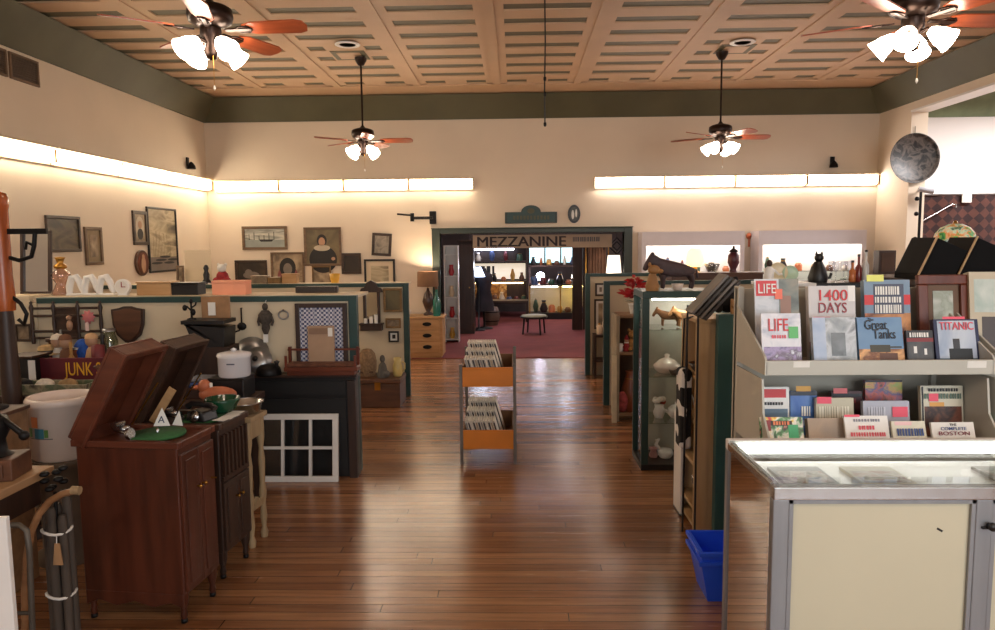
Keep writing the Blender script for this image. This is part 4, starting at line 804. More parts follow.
for i, (dx, c, lb) in enumerate(((-.15, (30, 28, 28), 'black crumpled glove in the greenish tray'), (-.02, (206, 196, 180), 'white crumpled rag in the greenish tray'), (.12, (150, 120, 80), 'tan leather pouch in the greenish tray'))):
    o = T('cloth_scrap', lb, 'cloth', (at(45, 388, 4.08).x+dx, 4.11, .814)); MB().ball((0, 0, .035), (.055, .05, .035), 14, jit=.14).build('cloth', mat('scrap%d' % i, c, .9, var=.3, sc=20), o, sub=1)
# crock and its stand
cx = at(56, 430, 3.62).x
t = T('tall_stand', 'grey brown cylinder stand under the cream crock', 'stand', (cx, 3.68, 0)); MB().lathe([(.17, 0), (.17, .03), (.13, .05), (.125, .5), (.16, .52), (.16, .55)], n=28).build('body', mat('drab_paint', (104, 88, 72), .6, var=.15), t)
t = T('stoneware_crock', 'large cream stoneware crock with a coloured mark behind the red phonograph', 'crock', (cx, 3.68, .551))
MB().lathe([(.14, 0), (.152, .012), (.155, .28), (.165, .285), (.168, .31), (.16, .325), (.148, .325), (.142, .29), (.14, .02), (0, .01)], n=40).build('body', PORC, t)
def onround(mb, u, z, w, h, m, r=.1565):
    k = 5; vs = []
    for zz in (z, z+h):
        for i in range(k+1): a_ = -PI/2+u+(w/r)*(i/k-.5); vs.append((r*math.cos(a_), r*math.sin(a_), zz))
    mb.add(vs, [(i, i+1, k+2+i, k+1+i) for i in range(k)], m)
mb = MB(); u0 = -.35
onround(mb, u0, .185, .045, .055, 0); onround(mb, u0-.22, .135, .03, .045, 1); onround(mb, u0+.17, .13, .055, .05, 2); onround(mb, u0+.42, .135, .02, .04, 1); onround(mb, u0+.2, .125, .13, .005, 3)
mb.build('mark', [mat('mark_orange', (206, 120, 70), .5), mat('mark_green', (90, 130, 70), .5), mat('mark_blue', (60, 120, 140), .5), mat('mark_grey', (110, 110, 110), .5)], t)
# brown box and table at the left edge
t = T('low_cabinet', 'plain brown wooden chest at the left edge behind the black crank grinder', 'chest', (-2.6, 3.33, 0)); MB().bx(-.25, .19, -.1, .1, 0, .86).build('body', wood('plain_brown', (120, 88, 58), (144, 108, 74), .6, 'X'), t, .004); MB().bx(-.26, .2, -.11, .11, .861, .88).build('top', WALNUT, t, .003)
t = T('dark_hat', 'dark felt hat on the plain brown chest', 'hat', (-2.55, 3.33, .881)); MB().lathe([(.1, 0), (.1, .006), (.06, .012), (.055, .06), (.03, .07), (0, .065)], n=22).build('hat', mat('felt_dark', (34, 30, 30), .95), t); MB().lathe([(.0605, .013), (.059, .028)], n=22).build('band', BLACK, t)
t = T('work_table', 'pale wooden table at the bottom left edge', 'table', (-2.36, 2.58, 0), 0)
MB().bx(-.4, .44, -.33, .29, .715, .75).build('tabletop', wood('pale_top', (150, 116, 82), (176, 140, 102), .5, 'Y'), t, .004)
for sx in (-.35, .25):
    for sy in (-.28, .2): MB().bx(sx-.025, sx+.025, sy-.025, sy+.025, 0, .715).build('leg', DWOOD, t)
MB().bx(-.36, .4, .22, .25, .6, .715).bx(.37, .4, -.29, .22, .6, .715).build('apron', DWOOD, t)
t = T('coffee_grinder', 'black cast-iron crank grinder on a wooden drawer box, with a white tag', 'coffee grinder', (-2.06, 2.72, .751), rad(10))
d_ = MB().bx(-.1, .1, -.08, .08, 0, .085).build('body', WALNUT, t, .004); MB().bx(-.07, .07, -.088, -.08, .015, .07).build('drawer', WALNUT, t, .003)
MB().lathe([(.07, .086), (.05, .1), (.045, .15), (.07, .2), (.055, .24), (0, .25)], n=18).build('hopper', IRON, t); MB().tube([(0, 0, .24), (0, 0, .27), (.09, -.02, .2), (.12, -.02, .17)], .012).ball((.125, -.02, .165), .02, 10).build('crank', IRON, t); MB().bx(-.012, .012, -.104, -.1, .13, .22).build('price_tag', PAPER, t, rot=(0, rad(-35), 0))
# bentwood chair, stakes, iron flower, white board
BENT = wood('bentwood', (130, 92, 60), (160, 118, 82), .45, 'X')
hp = [at(a, b, 2.7) for a, b in ((25, 640), (25, 590), (27, 555), (31, 532), (39, 514), (50, 501), (62, 494), (77, 490))]
t = T('bentwood_hoop', 'curved bentwood hoop standing under the edge of the pale table', 'hoop', (hp[0].x, 2.7, 0))
hq = [Vector((p.x-hp[0].x, 0, p.z)) for p in hp]
MB().tube([Vector((-.01, 0, 0))]+hq, .014, 10).build('hoop', BENT, t); MB().tube([hq[-1]-Vector((.02, 0, 0)), hq[-1]+Vector((.012, 0, -.002))], .017, 10).build('tip', PALEW, t)
t = T('tube_trestle', 'dull metal tube trestle beside the pale table', 'trestle', (-1.9, 2.6, 0))
MB().tube([(.02, 0, 0), (.04, 0, .5), (.035, 0, .58), (.01, 0, .6), (-.12, 0, .6), (-.15, 0, .58), (-.16, 0, 0)], .011).build('tube', mat('dull_steel', (96, 90, 82), .5, .5, var=.3), t); MB().tube([(.03, 0, .25), (-.155, 0, .25)], .008).build('crossbar', mat('dull_steel', (96, 90, 82)), t)
STK = wood('weathered_stake', (62, 52, 44), (84, 72, 62), .8, 'Z')
bnx, bny = at(61, 560, 2.8).x, 2.8
for i, (dx, dy, r, hh) in enumerate(((-.045, .0, .018, .62), (-.013, -.024, .02, .6), (.027, -.016, .018, .57), (.022, .03, .019, .63), (-.022, .032, .018, .6))):
    t = T('wooden_stake', 'weathered wooden stake tied in the bundle beside the red phonograph', 'stake', (bnx+dx, bny+dy, 0), 0, 'stakes tied in a bundle'); MB().lathe([(r*.9, 0), (r, .02), (r*.95, hh-.02), (r*.7, hh)], n=10).build('stake', STK, t)
t = T('string_tie', 'white string tied round the bundle of stakes', 'string', (bnx, bny, .2)); 
for z in (.03, .3): MB().tube([(-.01+.055*math.cos(a*PI/8), .004+.05*math.sin(a*PI/8), z+.006*math.sin(a*.8)) for a in range(16)], .006, 6, closed=True).build('loop', PAPER, t)
t = T('paper_tag', 'tan paper tag hanging from the bundle of stakes', 'tag', (bnx+.03, bny-.062, .38)); MB().prism([(-.02, 0), (.02, 0), (.012, .09), (-.008, .09)], -.004, 0).build('tag', CARD, t); MB().tube([(0, -.002, .09), (0, .0, .12)], .002, 5).build('string', PAPER, t)
t = T('iron_flower', 'black wrought-iron flower finial rising from the bundle of stakes', 'ironwork', (bnx-.005, bny+.0, 0)); mb = MB().tube([(0, 0, .0), (0, 0, .66)], .007)
for i in range(9): a_ = i*2.4; mb.ball((.035*math.cos(a_), .035*math.sin(a_), .66+.012*i), (.02, .02, .012), 8)
mb.build('flower', IRON, t)
t = T('white_board', 'narrow white board at the bottom left corner', 'board', (-1.66, 2.12, 0), rad(3)); MB().bx(-.1, .08, -.01, .01, 0, .82).build('board', WHITE, t, .003)
# tall orange post with iron arm at the left edge
px_ = at(2, 240, 4.55).x
t = T('hall_stand', 'tall orange varnished post with a black iron arm at the left edge', 'post', (px_-.035, 4.99, .801))
bpy.data.objects.remove(t)
t = T('hall_stand', 'tall orange varnished post with a black iron arm at the left edge', 'post', (at(0, 240, 3.95).x, 3.95, 0))
MB().lathe([(.16, 0), (.16, .03), (.06, .06), (.05, .1)], n=24).build('base', DWOOD, t); MB().lathe([(.045, .1), (.05, .9), (.038, 1.3)], n=18).build('lower_post', DWOOD, t)
MB().lathe([(.05, 1.3), (.055, 1.36), (.048, 1.5), (.05, 1.86), (.055, 1.88), (.055, 1.92), (.045, 1.95), (.02, 1.96), (0, 1.962)], n=24).build('upper_post', ORANGEW, t)
MB().bx(.03, .27, -.008, .008, 1.725, 1.755).tube([(.03, 0, 1.6), (.1, 0, 1.58), (.17, 0, 1.6), (.19, 0, 1.66), (.2, 0, 1.73)], .012).tube([(.19, 0, 1.66), (.15, 0, 1.68), (.14, 0, 1.64)], .009).build('iron_arm', IRON, t)
MB().tube([(.04, 0, 1.38), (.09, 0, 1.34), (.12, 0, 1.28), (.1, 0, 1.22), (.07, 0, 1.25)], .011).build('lower_hook', IRON, t)
# ================================================================ RECORD BIN
bxl, bxr, by0, by1 = -.41, -.01, 5.27, 5.9
t = T('record_rack', 'two-tier metal record rack with orange trays in the aisle', 'rack', ((bxl+bxr)/2, (by0+by1)/2, 0))
hw, hd = (bxr-bxl)/2, (by1-by0)/2
GT = mat('rack_grey_steel', (104, 96, 88), .45, .5, var=.15)
for sx in (-1, 1):
    for sy in (-1, 1): MB().bx(sx*hw-.012, sx*hw+.012, sy*hd-.012, sy*hd+.012, 0, .76 if sy < 0 else .8).build('leg', GT, t, .002)
ORG = mat('orange_tray', (206, 120, 24), .5, var=.06)
INNER = mat('tray_brown', (110, 72, 34), .6)
for z in (.59, .115):
    b = MB().bx(-hw+.012, hw-.012, -hd, hd, z, z+.012).build('tray', INNER, t)
    MB().bx(-hw+.012, hw-.012, -hd-.008, -hd+.006, z, z+.13).bx(-hw+.012, hw-.012, -hd-.01, -hd+.008, z+.13, z+.145).build('front_panel', ORG, b, .002)
    MB().bx(-hw+.012, -hw+.02, -hd+.01, hd-.01, z+.012, z+.15).bx(hw-.02, hw-.012, -hd+.01, hd-.01, z+.012, z+.15).bx(-hw+.02, hw-.02, hd-.012, hd-.0, z+.012, z+.15).build('side_panel', INNER, b)
LPm = [mat('sleeve_white', (220, 212, 200), .7, var=.06), mat('sleeve_grey', (150, 146, 142), .7), mat('sleeve_dark', (60, 56, 58), .6), mat('sleeve_tan', (176, 156, 132), .7)]
for tier, z in ((0, .603), (1, .128)):
    for gi, (gy, gh) in enumerate(((by0+.1, .2), (by0+.29, .235), (by0+.48, .27))[:3 if not tier else 3]):
        for i in range(12):
            r0 = MB().bx(-.007, .007, -.085, .085, 0, gh); r0.bx(-.0055, .0055, -.0856, -.085, .004, gh-.012, 1); r0.bx(-.0065, .0065, -.085, .085, gh, gh+.0006, 0)
            o = r0.build('record_sleeve', [LPm[0], LPm[(1, 2, 0, 2, 3, 2)[(i+gi) % 6]]], None)
            o.location = (bxl+.085+.019*i+.01*gi, gy+random.uniform(-.004, .004), z+.004); o.rotation_euler = (0, rad(-16+random.uniform(-1, 1)*.0), 0)
            tag(o, 'record sleeve leaning in the %s orange tray of the rack' % ('upper' if not tier else 'lower'), 'record', 'records in the %s tray' % ('upper' if not tier else 'lower'))
# ================================================================ RIGHT-HAND ROW
partition('far right partition with two framed prints beside the mezzanine doorway', .865, 2.75, 8.9, 1.27, 0)
partition('right partition behind the glass tower, with the red poinsettia', .885, 2.75, 7.2, 1.265, 0)
PA = 8.899
for i, (r, lb) in enumerate((((595, 283, 606, 296), 'small dark framed print, upper one on the far right partition'), ((594, 299, 607, 329), 'tall framed print, lower one on the far right partition'))):
    x, z, w, h = rc(*r, PA); frame_on('framed_picture', lb, 'framed print', (x, PA, z), w, h, DKF, SEP, .022, mount=.03)
t = T('wall_shelf', 'low dark shelf on the far right partition', 'shelf', (1.15, 8.78, 0)); MB().bx(-.2, .6, -.1, .11, .5, .53).build('top', DWOODX, t); MB().bx(-.2, .6, -.1, .11, .2, .23).build('board', DWOODX, t); MB().bx(-.2, -.17, -.1, .11, 0, .5).bx(.57, .6, -.1, .11, 0, .5).build('side', DWOOD, t)
for i, (dx, h, c, lb) in enumerate(((-.13, .12, (226, 206, 180), 'short white candle on the low dark shelf'), (-.06, .18, (236, 220, 200), 'taller white candle on the low dark shelf'), (.02, .1, (120, 40, 36), 'dark red jar on the low dark shelf'), (.1, .13, (90, 64, 46), 'brown bottle on the low dark shelf'))):
    t = T('jar', lb, 'jar', (1.15+dx, 8.75, .531)); MB().lathe([(.03, 0), (.034, .01), (.034, h*.8), (.02, h), (0, h)], n=14).build('body', mat('jar%d' % i, c, .4), t); MB().lathe([(.018, h), (.012, h+.015), (0, h+.018)], n=10).build('top', BRASS, t)
# shelf of gifts before the second partition
t = T('gift_shelf', 'narrow pale wooden shelf of gifts left of the glass tower', 'shelf', (1.12, 6.72, 0))
for q in (-.2, .27): MB().bx(q, q+.03, -.17, .17, 0, .98).build('side', mat('weathered_white', (150, 136, 114), .7, var=.2), t, .003)
for z in (.05, .62, .96): MB().bx(-.17, .27, -.17, .17, z, z+.025).build('board', wood('shelf_brown', (120, 92, 66), (144, 112, 82), .5, 'X'), t)
MB().bx(-.17, .27, .16, .17, .075, .62).bx(-.17, .27, .16, .17, .645, .96).build('back', mat('shelf_back', (110, 84, 64), .7), t)
gx = lambda px: at(px, 340, 6.65).x
t = T('teddy_bear', 'tan teddy bear on the middle board of the gift shelf', 'toy', (gx(633), 6.66, .646)); MB().ball((0, 0, .06), (.055, .05, .06), 12).ball((.035, -.04, .02), (.022, .04, .02), 8).ball((-.035, -.04, .02), (.022, .04, .02), 8).build('body', mat('teddy_tan', (176, 132, 76), .95, var=.2, sc=40), t); MB().ball((0, -.01, .15), (.045, .042, .042), 12).ball((-.035, 0, .19), .016, 8).ball((.035, 0, .19), .016, 8).ball((0, -.05, .14), (.018, .014, .014), 8).build('head', mat('teddy_tan', (176, 132, 76)), t)
t = T('santa_figure', 'small red figurine with a white collar on the gift shelf', 'figurine', (gx(626), 6.62, .646)); MB().lathe([(.03, 0), (.028, .05), (.015, .08)], n=12).build('body', RED, t); MB().ball((0, 0, .1), .02, 10).build('head', SKIN, t); MB().lathe([(.022, .108), (.01, .14), (0, .155)], n=10).build('hat', RED, t); MB().lathe([(.022, .075), (.022, .086)], n=10).build('collar', PAPER, t)
t = T('coffee_mug', 'white mug at the left of the gift shelf', 'mug', (gx(619), 6.62, .646)); MB().lathe([(.03, 0), (.032, .07), (.028, .07), (.026, .008), (0, .006)], n=16).build('body', WHITE, t); MB().tube([(.03, 0, .055), (.05, 0, .045), (.048, 0, .025), (.03, 0, .018)], .005).build('handle', WHITE, t)
t = T('copper_vase', 'brown glazed vase at the bottom of the gift shelf', 'vase', (gx(632), 6.65, .076)); MB().lathe([(.06, 0), (.09, .08), (.1, .2), (.06, .32), (.05, .36), (.06, .38), (.05, .38), (.04, .34), (0, .02)], n=22).build('vase', mat('copper_glaze', (130, 70, 44), .3, var=.3), t); MB().lathe([(.064, .3), (.064, .315)], n=22).build('band', BRASS, t)
t = T('red_shawl', 'red and pink folded shawl at the left of the brown vase', 'shawl', (gx(622), 6.6, .076)); MB().ball((0, 0, .1), (.06, .06, .1), 14, jit=.12).build('shawl', mat('shawl_pink', (150, 66, 66), .9, var=.4, sc=25), t, sub=1)
t = T('cream_plank', 'narrow cream plank leaning on the end of the gift shelf', 'plank', (.9, 6.5, 0), 0, rx=rad(-3)); MB().bx(-.022, .022, 0, .02, 0, .62).build('plank', mat('cream_plank', (200, 186, 156), .7), t)
t = T('poinsettia', 'red poinsettia in a white pot on top of the gift shelf', 'plant', (gx(634)+.01, 6.7, .986))
MB().lathe([(.04, 0), (.055, .08), (.06, .09), (.052, .09), (.05, .08), (0, .07)], n=18).build('pot', WHITE, t)
mb = MB()
for i in range(110):
    a_ = i*2.4; r = .02+.11*random.random(); z = .11+.2*random.random()*(1-(r/.16)**2)+.04
    c = Vector((r*math.cos(a_), r*math.sin(a_), z)); d1 = Vector((math.cos(a_), math.sin(a_), random.uniform(-.3, .6))).normalized(); d2 = d1.orthogonal().normalized()
    mb.add([c-d1*.03, c+d2*.02, c+d1*.045, c-d2*.02], [(0, 1, 2, 3)])
mb.build('flowers', mat('poinsettia_red', (170, 20, 30), .6, var=.25, sc=10), t)
mb = MB()
for i in range(14):
    a_ = i*2.4; c = Vector((.07*math.cos(a_), .07*math.sin(a_), .11+.01*(i % 3))); d1 = Vector((math.cos(a_), math.sin(a_), .2)); d2 = Vector((-math.sin(a_), math.cos(a_), 0))
    mb.add([c-d1*.03, c+d2*.02, c+d1*.05, c-d2*.02], [(0, 1, 2, 3)])
mb.build('leaves', mat('leaf_green', (40, 80, 40), .6), t)
# glass display tower
CX0, CX1, CY0, CY1, CT_ = .9, 1.62, 5.1, 5.5, 1.3
cw = (CX1-CX0)/2; ccx = (CX0+CX1)/2; cdh = (CY1-CY0)/2
t = T('display_case', 'tall glass display tower with dark green posts beside the aisle', 'display case', (ccx, (CY0+CY1)/2, 0))
MB().bx(-cw, cw, -cdh, cdh, 0, .045).build('base', BLACK, t, .004)
mb = MB()
for sx in (-1, 1):
    for sy in (-1, 1): MB().bx(min(sx*cw, sx*(cw-.05)), max(sx*cw, sx*(cw-.05)), min(sy*cdh, sy*(cdh-.03)), max(sy*cdh, sy*(cdh-.03)), .045, CT_-.05).build('post', TEAL, t, .003)
MB().bx(-cw, cw, -cdh, cdh, CT_-.05, CT_).build('top', TEAL, t, .004)
MB().bx(-cw+.05, cw-.05, cdh-.02, cdh-.01, .045, CT_-.05).build('back_panel', mat('case_grey', (176, 174, 160), .6), t)
MB().bx(-cw+.05, cw-.05, -cdh+.006, -cdh+.011, .045, CT_-.05).build('front_pane', GLASS, t)
MB().bx(-cw+.02, -cw+.025, -cdh+.03, cdh-.03, .045, CT_-.05).build('side_pane', GLASS, t)
for z in (1.02, .68, .34): MB().bx(-cw+.052, cw-.052, -cdh+.02, cdh-.025, z, z+.007).build('glass_shelf', glassm('green_edge_glass', (.86, .93, .9), 1.3), t)
MB().bx(-cw+.08, cw-.08, -cdh+.06, -cdh+.085, CT_-.068, CT_-.051).build('strip_lamp', glow('case_lamp', (255, 240, 220), 14), t)
cx_ = lambda px: at(px, 330, 5.28).x
def fig(name, label, cat, px, z, prof, m, extra=None, y=5.28, n=14):
    t = T(name, label, cat, (cx_(px), y, z)); MB().lathe(prof, n=n).build('body', m, t)
    if extra: extra(t)
    return t
BRZ = mat('brown_bronze', (110, 74, 44), .45, .4, var=.3)
def quad(label, x, y, z, L, m, name, legm=None, neck=(.42, .55), ears=.05, rz=0, tailm=None):
    """standing animal figurine, one skinned body, head towards -X"""
    t = T(name, label, 'figurine', (x, y, z), rz)
    me = bpy.data.meshes.new('body'); h = L*.72
    V = []; E = []; Rr = []
    def v(p, r): V.append((p[0]*L, p[1]*L, p[2]*L)); Rr.append(r*L); return len(V)-1
    pel = v((.38, 0, .52), .155); mid = v((.1, 0, .5), .19); che = v((-.2, 0, .52), .18); E.extend([(pel, mid), (mid, che)])
    n1 = v((-.38, 0, .66), .12); n2 = v((-.52, 0, .74), .1); h2 = v((-.64, 0, .6), .08); h3 = v((-.7, 0, .47), .06); E.extend([(che, n1), (n1, n2), (n2, h2), (h2, h3)])
    for s in (-1, 1):
        a = v((-.24, s*.08, .36), .07); b = v((-.25, s*.09, .2), .045); c = v((-.25, s*.09, .03), .042); E.extend([(che, a), (a, b), (b, c)])
        a = v((.4, s*.08, .36), .085); b = v((.46, s*.09, .2), .045); c = v((.42, s*.09, .03), .042); E.extend([(pel, a), (a, b), (b, c)])
        e1 = v((-.5, s*.06, .92), .03); E.append((n2, e1))
    tl = v((.55, 0, .5), .03); tl2 = v((.58, 0, .28), .035); E.extend([(pel, tl), (tl, tl2)])
    me.from_pydata(V, E, []); o = bpy.data.objects.new('body', me); COL.objects.link(o); o.parent = t; me.materials.append(m)
    o.modifiers.new('skin', 'SKIN'); sv = me.skin_vertices[0].data
    for i, r in enumerate(Rr): sv[i].radius = (r, r)
    sv[0].use_root = True; d = o.modifiers.new('sub', 'SUBSURF'); d.levels = d.render_levels = 2
    return t
quad('dark purple-brown donkey figurine on top of the glass tower', at(674, 288, 5.22).x, 5.25, CT_, .3, mat('donkey_brown', (62, 44, 46), .6, var=.25, sc=20), 'donkey_figurine')
t = T('white_dish', 'small white dish under the donkey figurine', 'dish', (at(677, 285, 5.22).x+.01, 5.25, CT_)); MB().lathe([(.03, 0), (.045, .045), (.042, .045), (.02, .006), (0, .005)], n=18).build('dish', PORC, t)
t = T('wooden_boot', 'tan carved dog figurine at the left corner of the glass tower', 'figurine', (at(652, 290, 5.2).x, 5.19, CT_))
MB().lathe([(.045, 0), (.05, .03), (.035, .09), (.025, .12)], n=14).ball((.01, -.0, .15), (.045, .032, .035), 12).ball((.05, 0, .14), (.03, .02, .018), 10).ball((-.02, 0, .185), (.012, .012, .02), 8).build('figure', mat('carved_tan', (156, 112, 66), .6, var=.3), t)
quad('small brown bronze horse figurine on the top shelf of the glass tower', cx_(668), 5.28, 1.028, .16, BRZ, 'horse_figurine')
quad('tan lion figurine at the right of the bronze horse', cx_(684), 5.24, 1.028, .17, mat('carved_tan', (156, 112, 66)), 'lion_figurine')
fig('covered_dish', 'white covered dish on the middle shelf of the glass tower', 'dish', 668, .688, [(.07, 0), (.09, .02), (.1, .05), (.06, .09), (.015, .11), (.02, .13), (0, .14)], PORC, y=5.3, n=22)
fig('wooden_bowl', 'small dark bowl before the white covered dish', 'bowl', 673, .688, [(.03, 0), (.05, .035), (.046, .035), (0, .008)], DWOOD, y=5.18)
fig('flower_vase', 'white vase of red and white flowers on the lower glass shelf', 'vase', 660, .348, [(.03, 0), (.045, .04), (.03, .08), (.036, .1), (0, .1)], WHITE, lambda t: [MB().ball((.03*math.cos(i*2.4), .03*math.sin(i*2.4), .12+.012*(i % 3)), .022, 8).build('flower', RED if i % 3 == 0 else PAPER, t) for i in range(8)])
fig('china_teapot', 'white china teapot at the right of the flower vase', 'teapot', 677, .348, [(.035, 0), (.06, .03), (.058, .07), (.03, .095), (.008, .1), (.01, .115), (0, .12)], WHITE, lambda t: (MB().tube([(-.05, 0, .04), (-.09, 0, .06), (-.1, 0, .085)], [.014, .01, .008]).build('spout', WHITE, t), MB().tube([(.05, 0, .075), (.09, 0, .07), (.085, 0, .035), (.055, 0, .03)], .007).build('handle', WHITE, t)))
fig('china_swan', 'white china swan on the floor of the glass tower', 'figurine', 667, .046, [(.04, 0), (.06, .03), (.05, .06), (.0, .075)], WHITE, lambda t: MB().tube([(-.04, 0, .05), (-.07, 0, .1), (-.05, 0, .14), (-.075, 0, .13)], [.016, .012, .013, .006]).build('neck', WHITE, t))
fig('china_rose', 'pink and white china rose beside the swan', 'figurine', 655, .046, [(.025, 0), (.035, .02), (.02, .05), (.035, .075), (.0, .08)], mat('china_pink', (200, 150, 150), .3))
# bookcase along the aisle with partition E in front
BKX0, BKX1, BKY0, BKY1 = 1.0, 1.42, 3.98, 4.33
t = T('bookcase', 'birch bookcase facing the aisle behind the dark green partition end', 'bookcase', ((BKX0+BKX1)/2, (BKY0+BKY1)/2, 0))
hx, hy = (BKX1-BKX0)/2, (BKY1-BKY0)/2
TZ = wood('birch_side', (184, 150, 108), (200, 168, 126), .5, 'Z')
MB().bx(-hx, hx, -hy, -hy+.02, 0, 1.2).bx(-hx, hx, hy-.02, hy, 0, 1.2).build('side', TZ, t, .002); MB().bx(hx-.01, hx, -hy+.02, hy-.02, 0, 1.2).build('back', TZ, t)
for z in (.05, .15, .405, .645, .9): MB().bx(-hx, hx-.01, -hy+.02, hy-.02, z-.02, z).build('shelf', TANW, t, .001)
MB().bx(-hx-.005, hx, -hy-.003, hy, 1.2, 1.222).build('top', TANW, t, .002)
def inbk(name, label, cat, y, z, f, x=1.06): t = T(name, label, cat, (x, y, z)); f(t); return t
inbk('antler', 'pale forked antler on the upper middle shelf of the birch bookcase', 'antler', 4.08, .646, lambda t: MB().tube([(0, 0, .012), (-.02, .05, .05), (-.03, .1, .11)], [.012, .01, .005]).tube([(-.02, .05, .05), (.0, .03, .09)], [.008, .004]).build('antler', PAPER, t))
inbk('fabric_bow', 'white fabric bow on the lower middle shelf of the birch bookcase', 'bow', 4.1, .406, lambda t: MB().ball((0, .03, .04), (.03, .04, .035), 10, jit=.15).ball((0, -.03, .045), (.03, .035, .04), 10, jit=.15).ball((0, 0, .08), (.03, .03, .03), 10, jit=.2).build('bow', PAPER, t, sub=1))
inbk('silver_cup', 'silver cup on the low shelf of the birch bookcase', 'cup', 4.12, .151, lambda t: (MB().lathe([(.03, 0), (.012, .02), (.012, .05), (.035, .09), (.038, .14), (.034, .14), (0, .06)], n=16).build('cup', CHROME, t), MB().tube([(0, .036, .12), (0, .065, .11), (0, .05, .07)], .005).build('handle', CHROME, t)))
inbk('dark_bowl', 'small dark bowl on the top inner shelf of the birch bookcase', 'bowl', 4.15, .901, lambda t: MB().lathe([(.03, 0), (.06, .05), (.055, .05), (0, .01)], n=18).build('bowl', DWOOD, t))
for i, (y, z, c) in enumerate(((4.24, .901, (150, 60, 50)), (4.25, .646, (70, 90, 120)), (4.25, .406, (180, 160, 120)), (4.24, .151, (60, 60, 64)))):
    inbk('vase', ['red', 'blue', 'straw yellow', 'charcoal', 'ivory', 'brown'][i]+' vase standing deep in the birch bookcase', 'vase', y, z, lambda t: MB().lathe([(.03, 0), (.05, .05), (.03, .12), (.035, .15), (.03, .15), (0, .02)], n=16).build('vase', mat('bkvase%d' % i, c, .35), t), 1.2)
t = T('partition', 'nearest partition end, dark green post and grey panel beside the book rack', 'partition', (1.5, 3.9, 0))
E0 = at(717, 400, 3.9).x-1.5
PZ = at(725, 315, 3.9).z
TEAL_LIT = mat('dark_green_paint_lit', (48, 88, 86), .45, var=.12)  # same dark green paint, lightened for the light from the front
MB().bx(E0, E0+.085, 0, .06, 0, PZ).build('post', TEAL_LIT, t, .003); MB().bx(.45, .5, 0, .06, 0, PZ).build('post', TEAL_LIT, t, .003); MB().bx(E0+.085, .45, 0, .06, PZ-.045, PZ).build('top_rail', TEAL_LIT, t, .003); MB().bx(E0+.085, .45, .02, .04, 0, PZ-.045).build('board', mat('pale_grey_board', (196, 196, 196), .6, var=.03), t)
# white board and cowhide bag
t = T('leaning_board', 'narrow white board standing at the front of the birch bookcase', 'board', (.982, 4.32, 0), rad(90), rx=0); MB().bx(-.09, .09, -.018, 0, 0, .62).build('board', WHITE, t, .003); MB().bx(-.09, .09, -.02, .0, -.0, .0001+.012).build('foot', BLACK, t)
t = T('cowhide_bag', 'black and white cowhide bag hanging on the birch bookcase', 'bag', (.965, 4.09, .47))
def cow():
    m, nt, b, N, L = new('cowhide'); tc = N('ShaderNodeTexCoord'); n = N('ShaderNodeTexNoise'); n.inputs['Scale'].default_value = 9; n.inputs['Detail'].default_value = 1; L(tc.outputs['Object'], n.inputs['Vector']); r = N('ShaderNodeValToRGB'); r.color_ramp.interpolation = 'CONSTANT'; r.color_ramp.elements[1].position = .5; r.color_ramp.elements[0].color = srgb((16, 14, 16)); r.color_ramp.elements[1].color = srgb((220, 216, 210)); L(n.outputs['Fac'], r.inputs[0]); L(r.outputs[0], b.inputs['Base Color']); b.inputs['Roughness'].default_value = .9; return m
MB().bx(-.035, .03, -.07, .07, 0, .46).build('body', cow(), t, .02); MB().tube([(0, -.06, .44), (0, -.03, .74), (.04, 0, .755), (0, .03, .74), (0, .06, .44)], .005).build('strap', BLACK, t)
# fanned picture frames on a thin black easel
t = T('frame_easel', 'thin black easel holding fanned grey picture frames above the bookcase', 'easel', (.96, 3.86, 0))
MB().tube([(-.015, .14, 0), (-.01, .12, 1.3)], .006).build('leg', BLACK, t); MB().tube([(.015, -.02, 0), (.015, -.01, 1.3)], .006).build('leg', BLACK, t)
MB().tube([(-.01, .12, 1.26), (.015, -.01, 1.26)], .006).build('crossbar', BLACK, t)
for i in range(4):
    g = MB(); g.x = Matrix.Translation((-.02+.022*i, .0, 1.27-.012*i)) @ Matrix.Rotation(rad(42), 4, 'Y'); g.bx(-.007, .007, -.04, .12, 0, .27); g.build('grey_frame', [mat('frame_grey', (120, 114, 108), .5), mat('frame_dark_grey', (64, 60, 58), .5)][i % 2], t, .002)
t = T('plush_bear', 'black plush bear on top of the birch bookcase', 'toy', (at(728, 300, 4.3).x, 4.3, 1.223)); MB().ball((0, 0, .07), (.07, .06, .07), 12, jit=.05).ball((-.06, -.02, .03), (.03, .05, .03), 8).ball((.06, -.02, .03), (.03, .05, .03), 8).build('body', mat('black_plush', (18, 16, 16), .95, bump=.5, bs=150), t, sub=1); MB().ball((0, -.01, .16), (.05, .048, .046), 12).ball((-.04, 0, .2), .018, 8).ball((.04, 0, .2), .018, 8).build('head', mat('black_plush', (18, 16, 16)), t)
t = T('tan_crate', 'tan slatted crate on top of the birch bookcase', 'crate', (at(745, 305, 4.15).x, 4.14, 1.223)); mb = MB()
for z in (.0, .05): mb.bx(-.055, .075, -.09, -.08, z, z+.035).bx(-.055, .075, .08, .09, z, z+.035).bx(-.055, -.045, -.08, .08, z, z+.035).bx(.065, .075, -.08, .08, z, z+.035)
mb.bx(-.045, .065, -.08, .08, 0, .008); mb.build('slat', PINE, t, .001)
for q in ((-.05, -.085), (.07, -.085), (-.05, .085), (.07, .085)): MB().bx(q[0]-.008, q[0]+.008, q[1]-.008, q[1]+.008, 0, .09).build('corner_post', PINE, t)
